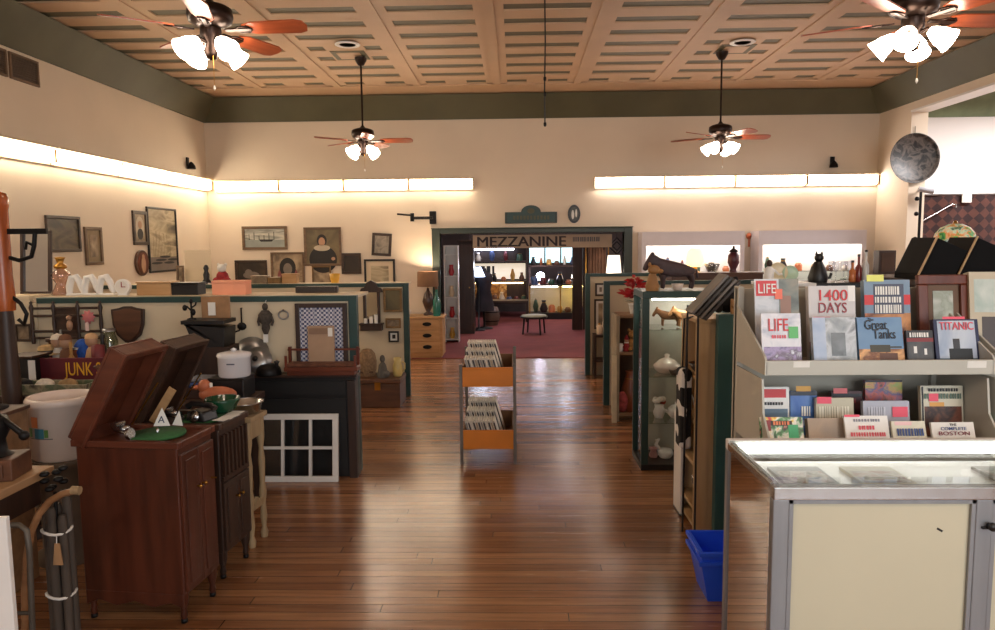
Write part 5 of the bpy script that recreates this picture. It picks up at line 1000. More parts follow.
# blue bins
BLU = mat('blue_plastic', (40, 92, 240), .35, var=.05)
def bluebin(label, z):
    t = T('recycling_bin', label, 'bin', (1.03, 3.29, z), 0, 'blue bins stacked on the floor')
    bm = MB(); w0, w1, d0, d1, h = .155, .195, .1, .125, .2
    r0 = [(-w0, -d0, 0), (w0, -d0, 0), (w0, d0, 0), (-w0, d0, 0)]; r1 = [(-w1, -d1, h), (w1, -d1, h), (w1, d1, h), (-w1, d1, h)]
    i0 = [(a*.94, b*.94, .012) for a, b, c in r0]; i1 = [(a*.95, b*.95, h) for a, b, c in r1]
    bm.add(r0+r1+i0+i1, [(3, 2, 1, 0)]+[(i, (i+1) % 4, 4+(i+1) % 4, 4+i) for i in range(4)]+[(8+i, 12+i, 12+(i+1) % 4, 8+(i+1) % 4) for i in range(4)]+[(8, 9, 10, 11)]+[(4+i, 4+(i+1) % 4, 12+(i+1) % 4, 12+i) for i in range(4)])
    bm.build('body', BLU, t)
    MB().bx(-w1-.01, w1+.01, -d1-.01, -d1, h-.02, h).bx(-w1-.01, w1+.01, d1, d1+.01, h-.02, h).bx(-w1-.01, -w1, -d1, d1, h-.02, h).bx(w1, w1+.01, -d1, d1, h-.02, h).build('rim', BLU, t, .003)
    return t
bluebin('blue plastic bin on the floor, lower of the two by the counter', 0); bluebin('blue plastic bin nested in the lower one by the counter', .045)
# ================================================================ COUNTER
t = T('showcase_counter', 'aluminium and cream glass-topped shop counter at the bottom right', 'counter', (.71, 1.95, 0))
CWd, CD, CH = 1.25, .46, .98
CRP = mat('cream_laminate', (198, 190, 164), .45, var=.025, sc=3)
for x in (0, .555, CWd-.045): MB().bx(x, x+.045, 0, .03, 0, CH-.045).build('post', ALU, t, .003)
for x in (0, CWd-.045): MB().bx(x, x+.04, CD-.03, CD, 0, CH-.03).build('rear_post', ALU, t, .003)
MB().bx(0, CWd, -.003, .03, CH-.045, CH-.008).bx(0, .025, .03, CD-.025, CH-.03, CH-.004).bx(CWd-.025, CWd, .03, CD-.025, CH-.03, CH-.004).build('top_rail', CHROME, t, .003)
MB().bx(0, CWd, CD-.03, CD, CH-.03, CH+.004).build('rear_rail', WHITE, t, .003)
MB().bx(.004, CWd-.004, .004, CD-.032, CH-.004, CH+.003).build('glass_top', glassm('counter_glass', (.92, .95, .94), 1.5), t)
for x0_, x1_ in ((.045, .555), (.6, CWd-.045)):
    pnl = MB().bx(x0_, x1_, .012, .024, 0, CH-.045).build('panel', CRP, t); MB().bx(x0_, x0_+.012, .002, .012, 0, CH-.045).bx(x1_-.012, x1_, .002, .012, 0, CH-.045).bx(x0_, x1_, .002, .012, CH-.057, CH-.045).build('edging', ALU, pnl, .001)
MB().bx(.006, .01, .03, CD-.03, .1, CH-.03).build('side_pane', glassm('side_mirror', (.85, .8, .74), 5, .03), t)
MB().bx(0, .03, .03, CD-.03, 0, .1).build('plinth', ALU, t)
MB().bx(.03, CWd-.03, .03, CD-.03, .9, .912).build('shelf', WHITE, t); MB().bx(.03, CWd-.03, CD-.012, CD-.006, .1, CH-.03).build('front_glass', GLASS, t); MB().bx(.02, CWd-.02, .03, CD-.03, .08, .1).build('deck', mat('deck_grey', (190, 190, 184), .5), t)
MB().bx(.03, CWd-.03, CD-.055, CD-.03, CH-.035, CH-.012).build('tube_lamp', glow('showcase_lamp', (255, 250, 244), 7), t)
MB().lathe([(.006, 0), (.006, .012), (.012, .014), (.012, .022), (0, .024)], (.59, 0, .865), 12, axis=(0, -1, 0)).bx(.57, .6, -.008, 0, .855, .86).build('lock', BLACK, t)
MB().bx(.615, .64, .0115, .012, .83, .885).build('paper_label', PAPER, t); 
mb = MB(); mb.x = Matrix.Translation((.465, .0115, .845)) @ Matrix.Rotation(rad(30), 4, 'Y'); mb.bx(-.009, .009, 0, .0005, -.003, .003); mb.build('scratch', BLACK, t)
for i, (dx, c, lb) in enumerate(((.1, (150, 150, 150), 'grey card lying in the counter under its glass top'), (.33, (206, 196, 170), 'cream card lying in the counter under its glass top'), (.75, (96, 90, 84), 'dark card lying in the counter under its glass top'))):
    o = T('price_card', lb, 'card', (.71+dx, 2.19, .9125)); MB().bx(0, .16, -.08, .1, 0, .01).build('card', mat('ctr%d' % i, c, .5), o); MB().bx(.01, .15, -.06, .05, .01, .011).build('print', art('ctrprint%d' % i, [(90, 80, 80), (200, 190, 180), (150, 60, 60)], 30), o)
# ================================================================ BOOK RACK
RX0, RX1, RY = .93, 1.765, 2.68
RK = mat('rack_beige', (188, 184, 172), .5, var=.03)
RKD = mat('rack_back', (172, 166, 152), .6, var=.03)
def gondola(label, x0, x1):
    t = T('book_rack', label, 'book rack', ((x0+x1)/2, RY, 0)); w = (x1-x0)/2
    MB().bx(-w, w, .36, .38, .1, 1.45).build('back_panel', RKD, t)
    for s in (-1, 1): MB().bx(min(s*w, s*(w-.025)), max(s*w, s*(w-.025)), .34, .4, 0, 1.46).build('upright', RK, t, .002)
    MB().bx(-w, w, 0, .36, 1.15, 1.16).bx(-w, w, -.012, .0, 1.15, 1.205).build('upper_shelf', RK, t, .002)
    MB().bx(-w, w, -.08, .36, .865, .875).bx(-w, w, -.092, -.08, .85, .89).build('lower_shelf', RK, t, .002)
    MB().bx(-w, w, -.1, .36, 0, .12).build('base_deck', RK, t, .003)
    for s in (-1, 1):
        x = s*w; MB().prism([(-.012, 1.15), (-.012, 1.205), (.0, 1.22), (.34, 1.38), (.34, 1.15)], x-.004, x+.004, 'YZ').prism([(-.09, .85), (-.09, .9), (.0, 1.0), (.02, 1.13), (.34, 1.13), (.34, .85)], x-.004, x+.004, 'YZ').build('bracket', RK, t)
    MB().bx(w-.1, w-.03, -.0135, -.012, 1.175, 1.2).bx(-w+.1, -w+.16, -.0135, -.012, 1.18, 1.203).build('shelf_tag', PAPER, t)
    return t
gondola('beige metal book rack behind the shop counter', RX0, RX1)
gondola('second book rack bay cut by the right edge of the photo', RX1+.03, RX1+.88)
def bars(mb, x0, x1, z, hh, m, y=-.0008, seed=1, gap=.004, cw=.006):
    r = random.Random(seed); x = x0
    while x < x1-cw: w = cw*(.7+.7*r.random()); mb.bx(x, min(x+w, x1), y-.0006, y, z, z+hh, m); x += w+gap*(.5+r.random()*.8)
BK = {}
def col(c, r=.45):
    k = 'ink_%d_%d_%d' % c
    return mat(k, c, r, var=.06)
def book(label, cat, pix, Y, cover, blocks=(), words=(), th=.02, tilt=12, sticker=None, group=None, rz=0, name='book', z=None):
    x, z_, w, h = rc(*pix, Y); h /= math.cos(rad(tilt))
    if z is not None: h += z_-z; z_ = z
    t = T(name, label, cat, (x, Y, z_), rz, group, rx=rad(-tilt))
    ms = [cover]; mb = MB().bx(-w/2, w/2, 0, .002, 0, h).bx(-w/2, w/2, th-.002, th, 0, h).bx(-w/2, -w/2+.002, .002, th-.002, 0, h)
    for i, (u0, v0, u1, v1, m) in enumerate(blocks):
        if m not in ms: ms.append(m)
        y = -.0004-.0003*i; mb.bx(-w/2+u0*w, -w/2+u1*w, y, 0, v0*h, v1*h, ms.index(m))
    mb.build('cover', ms, t)
    MB().bx(-w/2+.002, w/2-.003, .0022, th-.0022, .003, h-.003).build('pages', PAPER, t)
    for (s, u, v, sz, wd, m) in words:
        if s[0] == '|': 
            b = MB(); bars(b, -w/2+(u-wd/2)*w, -w/2+(u+wd/2)*w, v*h-sz*h/2, sz*h, 0, -.004, len(s)+len(label)); b.build('lettering', m, t)
        else: text('lettering', s, sz*h*1.35, m, t, (-w/2+u*w, -.0045, v*h), width=wd*w)
    if sticker:
        u0, v0, u1, v1 = sticker[:4]; MB().bx(-w/2+u0*w, -w/2+u1*w, -.0052, -.0046, v0*h, v1*h).build('price_sticker', sticker[4] if len(sticker) > 4 else PINKP, t)
    return t
INK = col((30, 28, 34)); WHT = col((236, 232, 226)); REDI = col((206, 40, 44)); PNKI = col((226, 90, 104)); BLUI = col((60, 84, 140))
UZ = 1.207                                          # books stand behind the upper lip
ZS = 1.161
U = dict(z=ZS)
AR = lambda n, cs, sc=12: art(n, cs, sc, (1, 1, 1), .4)
book('pictorial magazine with a red masthead and a portrait, behind the lower red-titled one', 'magazine', (757, 279, 803, 330), 2.86, AR('mag_grey', [(150, 160, 170), (206, 208, 212), (180, 186, 190)]),
     [(.55, .45, 1, 1, AR('mag_dark', [(60, 66, 60), (110, 116, 108), (150, 140, 120)])), (.58, .5, .82, .8, col((150, 110, 92))), (.5, .3, 1, .52, WHT), (.03, .8, .5, .98, REDI)], [('LIFE', .27, .88, .12, .4, WHT)], th=.006, tilt=8, sticker=(.45, .76, .62, .88, col((240, 110, 80))), name='magazine', **U)
book('pictorial magazine with a green sticker, at the left end of the upper shelf', 'magazine', (763, 314, 804, 357), 2.74, AR('mag_pale', [(206, 206, 214), (226, 224, 228), (170, 176, 190)]),
     [(.05, .02, 1, .4, AR('mag_crowd', [(60, 60, 90), (170, 150, 190), (110, 90, 110), (220, 220, 230)], 26))], [('LIFE', .42, .78, .24, .5, REDI), ('||', .45, .58, .06, .4, PNKI)], th=.006, tilt=10, sticker=(.68, .55, .92, .76, col((90, 180, 100))), name='magazine', **U)
book('white history book titled in red, second from the left on the upper shelf', 'book', (811, 286, 860, 335), 2.86, col((206, 200, 198)), [(.0, .0, 1, .28, AR('stripes_flag', [(150, 60, 70), (90, 110, 90), (110, 120, 150)], 14)), (.85, .8, 1, 1, WHT)], [('1400', .5, .87, .15, .6, REDI), ('DAYS', .5, .71, .14, .6, col((150, 30, 44)))], th=.03, tilt=8, sticker=(.08, .5, .45, .6), **U)
book('grey photographic book in front of the red-titled one', 'book', (815, 318, 860, 357), 2.74, AR('grey_photo', [(120, 128, 136), (160, 166, 170), (196, 200, 204), (96, 100, 106)], 14), [(0, 0, .3, 1, AR('pale_blue_strip', [(150, 170, 200), (190, 200, 216)], 14)), (.42, .25, .75, .7, AR('grey_wheel', [(90, 96, 100), (130, 136, 140)], 20))], th=.025, tilt=12, **U)
book('war history book with a red band and orange picture, centre of the upper shelf', 'book', (867, 280, 916, 340), 2.86, AR('blue_sky_cover', [(96, 124, 150), (130, 150, 168)], 6), [(0, 0, 1, .6, AR('desert_orange', [(150, 84, 40), (206, 140, 80), (120, 66, 36), (190, 110, 60)], 10)), (0, .7, 1, .82, REDI), (.2, .59, .86, .95, col((70, 76, 96)))],
     [('|||', .52, .87, .1, .58, WHT), ('||', .52, .76, .07, .6, WHT), ('||||', .52, .65, .1, .6, WHT)], th=.03, tilt=8, sticker=(.05, .98, .42, 1.06, col((226, 226, 110))), **U)
book('blue book with a battle tank on its cover, titled in black', 'book', (861, 318, 908, 357), 2.74, AR('tank_sky', [(84, 124, 166), (120, 154, 184)], 5), [(0, 0, 1, .38, AR('tank_desert', [(196, 140, 80), (120, 66, 36), (226, 170, 110), (150, 90, 50)], 16)), (.25, .32, .7, .46, col((60, 56, 40))), (.45, .12, .85, .3, col((96, 56, 36))), (.6, .4, .95, .43, col((60, 56, 40)))],
     [('Great', .4, .84, .2, .5, INK), ('Tanks', .58, .66, .2, .5, INK), ('The', .3, .95, .06, .12, INK)], th=.025, tilt=14, **U)
frame_on('framed_picture', 'small drawing in a wide mahogany frame standing on the book rack', 'framed print', (at(944, 345, 2.94).x, 2.94, ZS), .21, .345, MAHOG, AR('pale_drawing', [(190, 196, 180), (150, 156, 140), (206, 206, 196)]), .04, mount=.025, mm=mat('mount_brown', (110, 84, 66), .7), tilt=rad(-8))
book('small dark paperback with two pale faces, between the tank book and the ship book', 'book', (909, 331, 937, 357), 2.74, col((44, 42, 46)), [(.05, .02, .95, .72, AR('dark_photo', [(30, 32, 36), (66, 68, 72), (90, 84, 80)], 16)), (.25, .4, .37, .58, WHT), (.64, .36, .74, .52, WHT), (0, .7, 1, .8, col((130, 40, 44)))], [('||', .5, .88, .12, .8, WHT)], th=.018, tilt=12, **U)
book('dark blue book with an ocean liner bow, right end of the upper shelf', 'book', (938, 320, 985, 357), 2.74, col((28, 36, 72)), [(.08, .05, .92, .97, AR('liner_sky', [(150, 166, 190), (196, 204, 214), (170, 180, 200)], 6)), (.08, .05, .92, .2, AR('liner_sea', [(40, 84, 96), (30, 60, 76)], 14)), (.3, .14, .82, .4, col((20, 24, 28))), (.4, .4, .55, .6, col((60, 60, 64)))], [('TITANIC', .5, .85, .17, .76, PNKI)], th=.025, tilt=14, sticker=(.2, 1.0, .7, 1.05), **U)
# books on the lower shelf
Lz = .876
L_ = dict(z=Lz)
book('white book with a red band, upper left on the lower shelf', 'book', (758, 388, 791, 425), 2.84, WHT, [(0, .78, .9, .96, REDI), (0, .3, .95, .55, col((96, 120, 140))), (0, .1, .95, .32, AR('lake_print', [(150, 170, 170), (120, 150, 120), (180, 190, 190)], 14))], [('||', .45, .66, .06, .8, INK)], th=.02, tilt=6, **L_)
book('bright blue book beside the red-banded one on the lower shelf', 'book', (791, 392, 819, 424), 2.84, AR('blue_cover', [(36, 80, 160), (90, 130, 190), (50, 96, 170)], 8), [(0, .9, 1, 1, col((30, 34, 50)))], [('||', .6, .55, .22, .4, WHT), ('|||', .6, .28, .12, .5, col((170, 190, 220)))], th=.02, tilt=6, sticker=(.2, 1.0, .75, 1.12, col((220, 160, 60))), **L_)
book('dark red hardback half hidden on the lower shelf', 'book', (832, 392, 864, 424), 2.9, col((70, 24, 28)), [(0, .86, 1, .94, INK), (0, .7, .8, .82, col((130, 50, 50)))], [], th=.03, tilt=6, sticker=(.05, .95, .5, 1.08, col((230, 110, 110))), **L_)
book('pale book with a faint long title and two pink labels, on the lower shelf', 'book', (817, 399, 856, 432), 2.8, col((196, 186, 160)), [(0, .15, 1, .3, col((150, 146, 120)))], [('|||||', .5, .62, .34, .86, col((236, 228, 206)))], th=.02, tilt=8, sticker=(.02, .86, .4, 1.03), **L_)
book('colourful picture book in front of the red-banded white book', 'book', (762, 419, 806, 443), 2.66, AR('comic_cover', [(206, 60, 50), (236, 206, 80), (240, 232, 220), (90, 150, 90), (60, 50, 50), (226, 150, 120)], 22), [(.1, .55, .25, .9, col((150, 40, 44))), (.25, .72, .75, .88, col((60, 40, 36))), (.65, .3, .88, .75, col((60, 170, 110)))], [('||', .5, .8, .12, .4, col((230, 130, 80)))], th=.012, tilt=18, **L_)
book('plain brown book lying open-faced beside the colourful one', 'book', (810, 420, 849, 443), 2.68, AR('brown_fade', [(150, 130, 110), (170, 144, 118), (130, 120, 112)], 4), [], [], th=.03, tilt=18, **L_)
book('multicoloured map book at the back of the lower shelf', 'book', (866, 381, 905, 424), 2.9, AR('map_cover', [(150, 170, 90), (206, 150, 90), (90, 90, 130), (196, 90, 80), (60, 56, 50)], 16), [(0, .96, 1, 1, INK), (0, .55, 1, .6, INK)], [], th=.02, tilt=6, **L_)
book('lilac grey book with an oval pink label on the lower shelf', 'book', (864, 402, 912, 436), 2.78, col((176, 176, 188)), [(0, .1, 1, .3, col((140, 140, 150)))], [('|||', .3, .7, .3, .4, col((206, 206, 216)))], th=.02, tilt=8, sticker=(.62, .58, .95, .85), **L_)
book('white pamphlet with small red lettering at the front of the lower shelf', 'book', (848, 418, 893, 443), 2.64, WHT, [], [('||||', .5, .86, .08, .6, col((150, 150, 160))), ('|||', .5, .64, .12, .4, PNKI), ('||||||', .5, .44, .12, .8, PNKI), ('|||||', .5, .18, .14, .7, col((230, 150, 150)))], th=.01, tilt=20, sticker=(.0, .96, .35, 1.03), **L_)
book('cream pamphlet with a blue title and a green spot on the lower shelf', 'book', (895, 423, 930, 443), 2.64, col((226, 220, 200)), [(.42, .02, .66, .28, col((80, 150, 100))), (.1, .85, .6, .98, col((240, 200, 200)))], [('|||||||', .52, .6, .26, .78, BLUI)], th=.01, tilt=20, **L_)
book('tall sepia picture book behind the white-covered title at the right of the lower shelf', 'book', (922, 387, 967, 436), 2.8, col((206, 198, 176)), [(.08, .02, .96, .6, AR('sepia_city', [(70, 36, 26), (110, 60, 40), (50, 30, 24), (130, 76, 50)], 12)), (.2, .6, .55, .68, col((220, 160, 80))), (.02, .02, .06, .98, INK)], [('||||||', .52, .92, .06, .7, INK), ('|||||||', .52, .8, .1, .9, col((90, 110, 96)))], th=.02, tilt=8, sticker=(.18, .7, .4, .85), **L_)
book('white book titled in black and dark red at the right front of the lower shelf', 'book', (935, 424, 979, 443), 2.64, WHT, [], [('THE', .5, .9, .09, .16, INK), ('COMPLETE', .5, .75, .12, .6, BLUI), ('BOSTON', .5, .57, .15, .72, col((130, 44, 60)))], th=.012, tilt=20, **L_)
# the next bay
book('large beige book at the right edge of the photo, upper shelf', 'book', (974, 272, 1015, 340), 2.88, col((190, 176, 150)), [(.12, .55, 1, .92, AR('pale_view', [(200, 206, 196), (150, 170, 160)], 8)), (.3, .05, 1, .5, col((60, 44, 40)))], [], th=.05, tilt=10, z=ZS, rz=rad(-8))
book('pink book cut by the right edge on the lower shelf', 'book', (990, 392, 1015, 425), 2.8, col((220, 120, 120)), [(.1, .3, .9, .6, WHT)], [], th=.02, tilt=8, z=Lz)
book('green book cut by the right edge below the pink one', 'book', (991, 415, 1018, 440), 2.68, col((110, 160, 130)), [(.1, .5, .9, .8, WHT)], [], th=.02, tilt=14, z=Lz)
# ================================================================ MEZZANINE ROOM
CREAMB = mat('sign_tan', (170, 146, 122), .6, var=.08)
x, z, w, h = rc(473, 234, 612, 248.5, 11.15)
t = T('mezzanine_sign', 'long tan hanging sign reading MEZZANINE in dark capitals', 'sign', (x, 11.15, z))
MB().bx(-w/2, w/2, 0, .025, 0, h).build('board', CREAMB, t, .003)
text('lettering', 'MEZZANINE', .215, mat('sign_maroon_black', (34, 14, 16), .6), t, (-w/2+.74, -.003, h*.47), width=1.36, bold=0); text('lettering', 'MEZZANINE', .215, mat('sign_maroon_black', (34, 14, 16)), t, (-w/2+.752, -.004, h*.45), width=1.36, bold=0)
for s in (-.42, .42): MB().tube([(s*w, .012, h), (s*w, .012, 2.9-z)], .006).build('chain', IRON, t)
mb = MB(); bars(mb, w/2-.6, w/2-.16, h*.45, h*.35, 0, -.001, 4, .01, .02); mb.build('small_lettering', mat('sign_grey', (90, 84, 84), .6), t)
for i in range(5):                                  # dark pictures hung high, right behind the opening
    pass
def mz(px, py, Y): p = at(px, py, Y); return p
MY = 15.7
# left: white shelf column, dark cabinet, dark figure
t = T('white_column_shelf', 'narrow white shelf column at the left of the mezzanine', 'shelf', (mz(452, 300, 12.0).x, 12.0, 0))
MB().bx(-.12, -.1, -.1, .1, 0, 1.62).bx(.1, .12, -.1, .1, 0, 1.62).bx(-.1, .1, .09, .1, 0, 1.62).build('carcass', WHITE, t, .002)
for z in (.05, .4, .75, 1.1, 1.45, 1.6): MB().bx(-.1, .1, -.1, .09, z, z+.02).build('board', WHITE, t)
for i, (z, c, lb) in enumerate(((.42, (170, 40, 44), 'red'), (.77, (220, 200, 170), 'ivory'), (1.12, (180, 50, 60), 'rose red'), (.07, (200, 160, 70), 'gold'))):
    o = T('vase', lb+' vase in the narrow white shelf column', 'vase', (mz(452, 300, 12).x, 11.97, z+.001)); MB().lathe([(.03, 0), (.05, .06), (.03, .14), (.036, .18), (.03, .18), (0, .02)], n=14).build('body', mat('mzv%d' % i, c, .35), o); MB().lathe([(.037, .09), (.037, .1)], n=14).build('band', BRASS, o)
def cab(name, label, cat, px0, px1, pytop, Y, d, m, doors=2, hb=None):
    x0, x1 = mz(px0, 290, Y).x, mz(px1, 290, Y).x; zt = mz((px0+px1)/2, pytop, Y).z; w = (x1-x0)/2
    t = T(name, label, cat, ((x0+x1)/2, Y, 0)); MB().bx(-w, w, 0, d, .013, zt-.03).build('body', m, t, .004); MB().bx(-w-.02, w+.02, -.02, d+.01, zt-.03, zt).build('top', m, t, .004)
    for i in range(doors):
        a = -w+.03+i*(2*w-.06)/doors; b = a+(2*w-.06)/doors-.02
        dr = MB().bx(a, b, -.012, 0, .08, zt-.08).build('door', m, t, .003); MB().lathe([(.008, 0), (.014, .015), (0, .02)], (b-.03, -.012, zt*.5), 8, axis=(0, -1, 0)).build('knob', BRASS, dr)
    return t, zt
cab('dark_cabinet', 'tall dark cabinet at the left of the mezzanine', 'cabinet', 459, 474, 240, 13.0, .4, DWOOD, 1)
t = T('dress_form', 'dark dress form beside the tall dark cabinet', 'dress form', (mz(484, 300, 13.8).x, 13.8, .012))
MB().lathe([(.17, 0), (.17, .02), (.02, .04), (.02, .35)], n=18).build('stand', IRON, t); MB().lathe([(.2, .35), (.17, .55), (.13, .75), (.17, .95), (.16, 1.05), (.06, 1.1), (.05, 1.16), (0, 1.17)], n=20).build('torso', mat('dark_dress', (30, 20, 24), .9, var=.4), t)
t = T('floor_lamp', 'floor lamp with a glowing blue white shade in the mezzanine', 'lamp', (mz(478, 272, 13.4).x, 13.5, .012))
MB().lathe([(.12, 0), (.12, .02), (.015, .03), (.015, .95)], n=16).build('pole', IRON, t); zq = mz(478, 272, 13.5).z; MB().lathe([(.13, zq-.1), (.05, zq+.08), (.0, zq+.08)], n=18).build('lamp_shade', glow('blue_shade', (190, 215, 255), 3), t)
# back wall of shelves
x0, x1 = mz(470, 290, MY).x, mz(528, 290, MY).x
t = T('wall_shelves', 'back wall shelves with a glowing white board at the left of the mezzanine', 'shelves', ((x0+x1)/2, MY, 0)); w = (x1-x0)/2
MB().bx(-w, w, .3, .32, .3, 1.85).bx(-w, -w+.03, 0, .3, .013, 1.85).bx(w-.03, w, 0, .3, .013, 1.85).build('carcass', DWOOD, t)
zs = [mz(500, v, MY).z for v in (301, 281, 261, 247)]
for z in zs: MB().bx(-w+.03, w-.03, 0, .3, z-.03, z).build('board', DWOOD, t)
MB().bx(-w+.05, w-.05, .28, .29, zs[1]+.03, zs[2]-.06).build('glowing_board', glow('warm_white_board_glow', (255, 236, 206), .55), t); MB().bx(-w+.05, -w+.8, .27, .279, zs[0]+.02, zs[1]-.05).build('painted_panel', art('gold_mural', [(200, 150, 70), (110, 66, 30), (230, 200, 140), (60, 40, 30)], 5), t)  # white lettered board given emission so that it looks lit
mb = MB(); bars(mb, -w+.12, -w+.62, zs[1]+.1, .22, 0, .268, 5, .03, .07); mb.build('lettering', BLACK, t)
MB().bx(-w+.1, w-.3, .05, .1, zs[3]-.07, zs[3]-.031).build('shelf_lamp', glow('shelf_cool_lamp', (214, 220, 255), 10), t)
MB().bx(-w+.1, w-.1, .05, .08, zs[1]-.06, zs[1]-.031).build('shelf_lamp', glow('shelf_warm_lamp', (255, 206, 140), 7), t)
SHP = [[(.05, 0), (.07, .06), (.03, .16), (.04, .2), (0, .2)], [(.06, 0), (.06, .1), (.04, .13), (.0, .14)], [(.03, 0), (.05, .1), (.02, .22), (.0, .24)], [(.05, 0), (.06, .04), (.035, .08), (0, .09)]]
CL = [('gold', (200, 150, 70)), ('brown', (100, 64, 44)), ('ivory', (220, 210, 190)), ('blue', (60, 76, 110)), ('dark red', (96, 34, 36)), ('green', (52, 80, 60)), ('black', (30, 28, 28)), ('copper', (190, 110, 70))]
def curios(n, xs, y, z, where, seed, sc=1.0, cat='vase', names=('vase', 'lidded jar', 'bottle', 'bowl')):
    r = random.Random(seed)
    for i, xx in enumerate(xs):
        k = r.randrange(4); cn, c = CL[(i+seed) % 8]
        s_ = sc*(.8+.4*r.random()); lb = '%s %s, %s on %s' % (cn, names[k], ('first from the left', 'second from the left', 'third from the left', 'fourth from the left', 'fifth from the left', 'sixth from the left', 'seventh from the left', 'eighth from the left')[i], where)
        o = T(names[k].replace(' ', '_'), lb, names[k].split()[-1], (xx, y, z), 0, 'ornaments on '+where); MB().lathe([(a*s_, b*s_) for a, b in SHP[k]], n=14).build('body', mat('cur_'+cn.replace(' ', '_'), c, .35), o)
        q = SHP[k][2]; MB().lathe([(q[0]*s_+.002, q[1]*s_-.005), (q[0]*s_+.002, q[1]*s_+.005)], n=14).build('band', BRASS, o)
tx = (x0+x1)/2
curios(5, [tx-.1+.16*i for i in range(5)], MY+.14, zs[0]+.001, 'the lowest mezzanine shelf', 1, 1.0)
curios(6, [tx-.5+.2*i for i in range(6)], MY+.12, zs[1]+.001, 'the middle mezzanine shelf', 4, 1.0)
curios(4, [tx-.45+.3*i for i in range(4)], MY+.15, zs[2]+.001, 'the upper mezzanine shelf', 2, 1.1)
t = T('long_desk', 'dark writing table with thin legs in the mezzanine', 'table', (mz(510, 300, 15.2).x, 15.1, .012)); zt = mz(510, 300, 15.1).z-.012
MB().bx(-.38, .38, -.2, .25, zt-.05, zt).build('tabletop', DWOODX, t)
for sx in (-.35, .35):
    for sy in (-.17, .22): MB().bx(sx-.02, sx+.02, sy-.02, sy+.02, 0, zt-.05).build('leg', DWOOD, t)
# right: lit glass case, clutter, teal lit window
x0, x1 = mz(529, 290, MY-.3).x, mz(592, 290, MY-.3).x; w = (x1-x0)/2; zb_, zt_ = mz(560, 313, MY-.3).z, mz(560, 286, MY-.3).z
t = T('lit_showcase', 'lit glass showcase on a dark base at the back of the mezzanine', 'showcase', ((x0+x1)/2, MY-.3, 0))
MB().bx(-w, w, 0, .5, .013, zb_).build('base', BLACK, t); MB().bx(-w, w, .48, .5, zb_, zt_).build('back_panel', CREAM, t); MB().bx(-w, w, 0, .5, zt_, zt_+.03).build('top', DWOOD, t)
for s in (-1, 0, 1): MB().bx(s*(w-.015)-.012, s*(w-.015)+.012, 0, .02, zb_, zt_).build('post', BRASS, t)
MB().bx(-w, w, .003, .008, zb_, zt_).build('front_pane', GLASS, t); MB().bx(.05, w-.05, .08, .13, zt_-.03, zt_-.001).build('strip_lamp', glow('case_yellow_lamp', (255, 226, 130), 16), t); MB().bx(-w+.05, -.05, .08, .13, zt_-.03, zt_-.001).build('strip_lamp', glow('case_white_lamp', (255, 240, 230), 9), t)
curios(7, [(x0+x1)/2-w+.15+i*(2*w-.3)/6 for i in range(7)], MY-.08, zb_+.001, 'the floor of the lit showcase', 5, 1.15)
curios(7, [(x0+x1)/2-w+.12+i*(2*w-.24)/6 for i in range(7)], MY-.1, zt_+.031, 'the top of the lit showcase', 3, 1.25)
t = T('globe_lamp', 'glowing white globe lamp on the lit showcase', 'lamp', (mz(541, 280, MY-.2).x, MY+.08, zt_+.031)); MB().lathe([(.06, 0), (.03, .03), (.02, .08)], n=12).build('base', BRASS, t); MB().ball((0, 0, .16), .09, 14).build('globe', glow('globe_white', (236, 232, 255), 45), t)
t = T('counter_lamp', 'slanting white glowing lamp at the right of the lit showcase', 'lamp', (mz(577, 280, MY-.2).x, MY+.1, zt_+.031)); MB().lathe([(.05, 0), (.02, .02), (.015, .15)], n=12).build('base', BRASS, t); MB().lathe([(.1, .12), (.05, .34), (.0, .34)], n=14).build('lamp_shade', glow('lamp_cream', (255, 240, 214), 8), t)
x0, x1 = mz(529, 255, MY).x, mz(578, 255, MY).x; z0, z1 = mz(553, 263, MY).z, mz(553, 246, MY).z; w = (x1-x0)/2
t = T('light_box', 'glowing pale teal three-pane window cabinet on the mezzanine back wall', 'cabinet', ((x0+x1)/2, MY+.25, z0))
MB().bx(-w-.04, w+.04, .1, .14, -.05, z1-z0+.05).build('case', DWOOD, t); MB().bx(-w, w, .08, .099, 0, z1-z0).build('glowing_panes', glow('teal_light', (166, 214, 222), 1.4), t)
for u in (-1, -.33, .33, 1): MB().bx(u*w-.015, u*w+.015, .05, .079, 0, z1-z0).build('glazing_bar', DWOOD, t)
MB().bx(-w, w, -.05, .14, -.09, -.05).bx(-w, -w+.04, .06, .14, -z0+.013, -.09).bx(w-.04, w, .06, .14, -z0+.013, -.09).build('stand', DWOOD, t)
curios(6, [(x0+x1)/2-w+.1+i*(2*w-.2)/5 for i in range(6)], MY+.27, z0-.049, 'the teal sill', 6, .9)
# stool, curtain, emblem, lamp at right
sp = mz(545, 335, 12.85); t = T('bar_stool', 'black stool with thin legs and a pale seat on the red carpet', 'stool', (mz(534, 330, 12.9).x, 12.95, .012)); zs_ = mz(534, 316, 12.9).z
MB().lathe([(.0, zs_-.06), (.24, zs_-.05), (.25, zs_-.02), (0, zs_-.02)], n=24).build('apron', BLACK, t); MB().lathe([(.23, zs_-.019), (.22, zs_+.005), (0, zs_+.01)], n=24).build('seat', mat('pale_seat', (150, 146, 120), .6), t)
for a in range(4): MB().tube([(.2*math.cos(a*PI/2+.5), .2*math.sin(a*PI/2+.5), zs_-.05), (.23*math.cos(a*PI/2+.5), .23*math.sin(a*PI/2+.5), 0)], .016).build('leg', BLACK, t)
p = mz(597, 282, 12.2); t = T('brown_curtain', 'brown curtain hanging at the right of the mezzanine', 'curtain', (p.x, 12.2, 0)); mb = MB(); k = 20
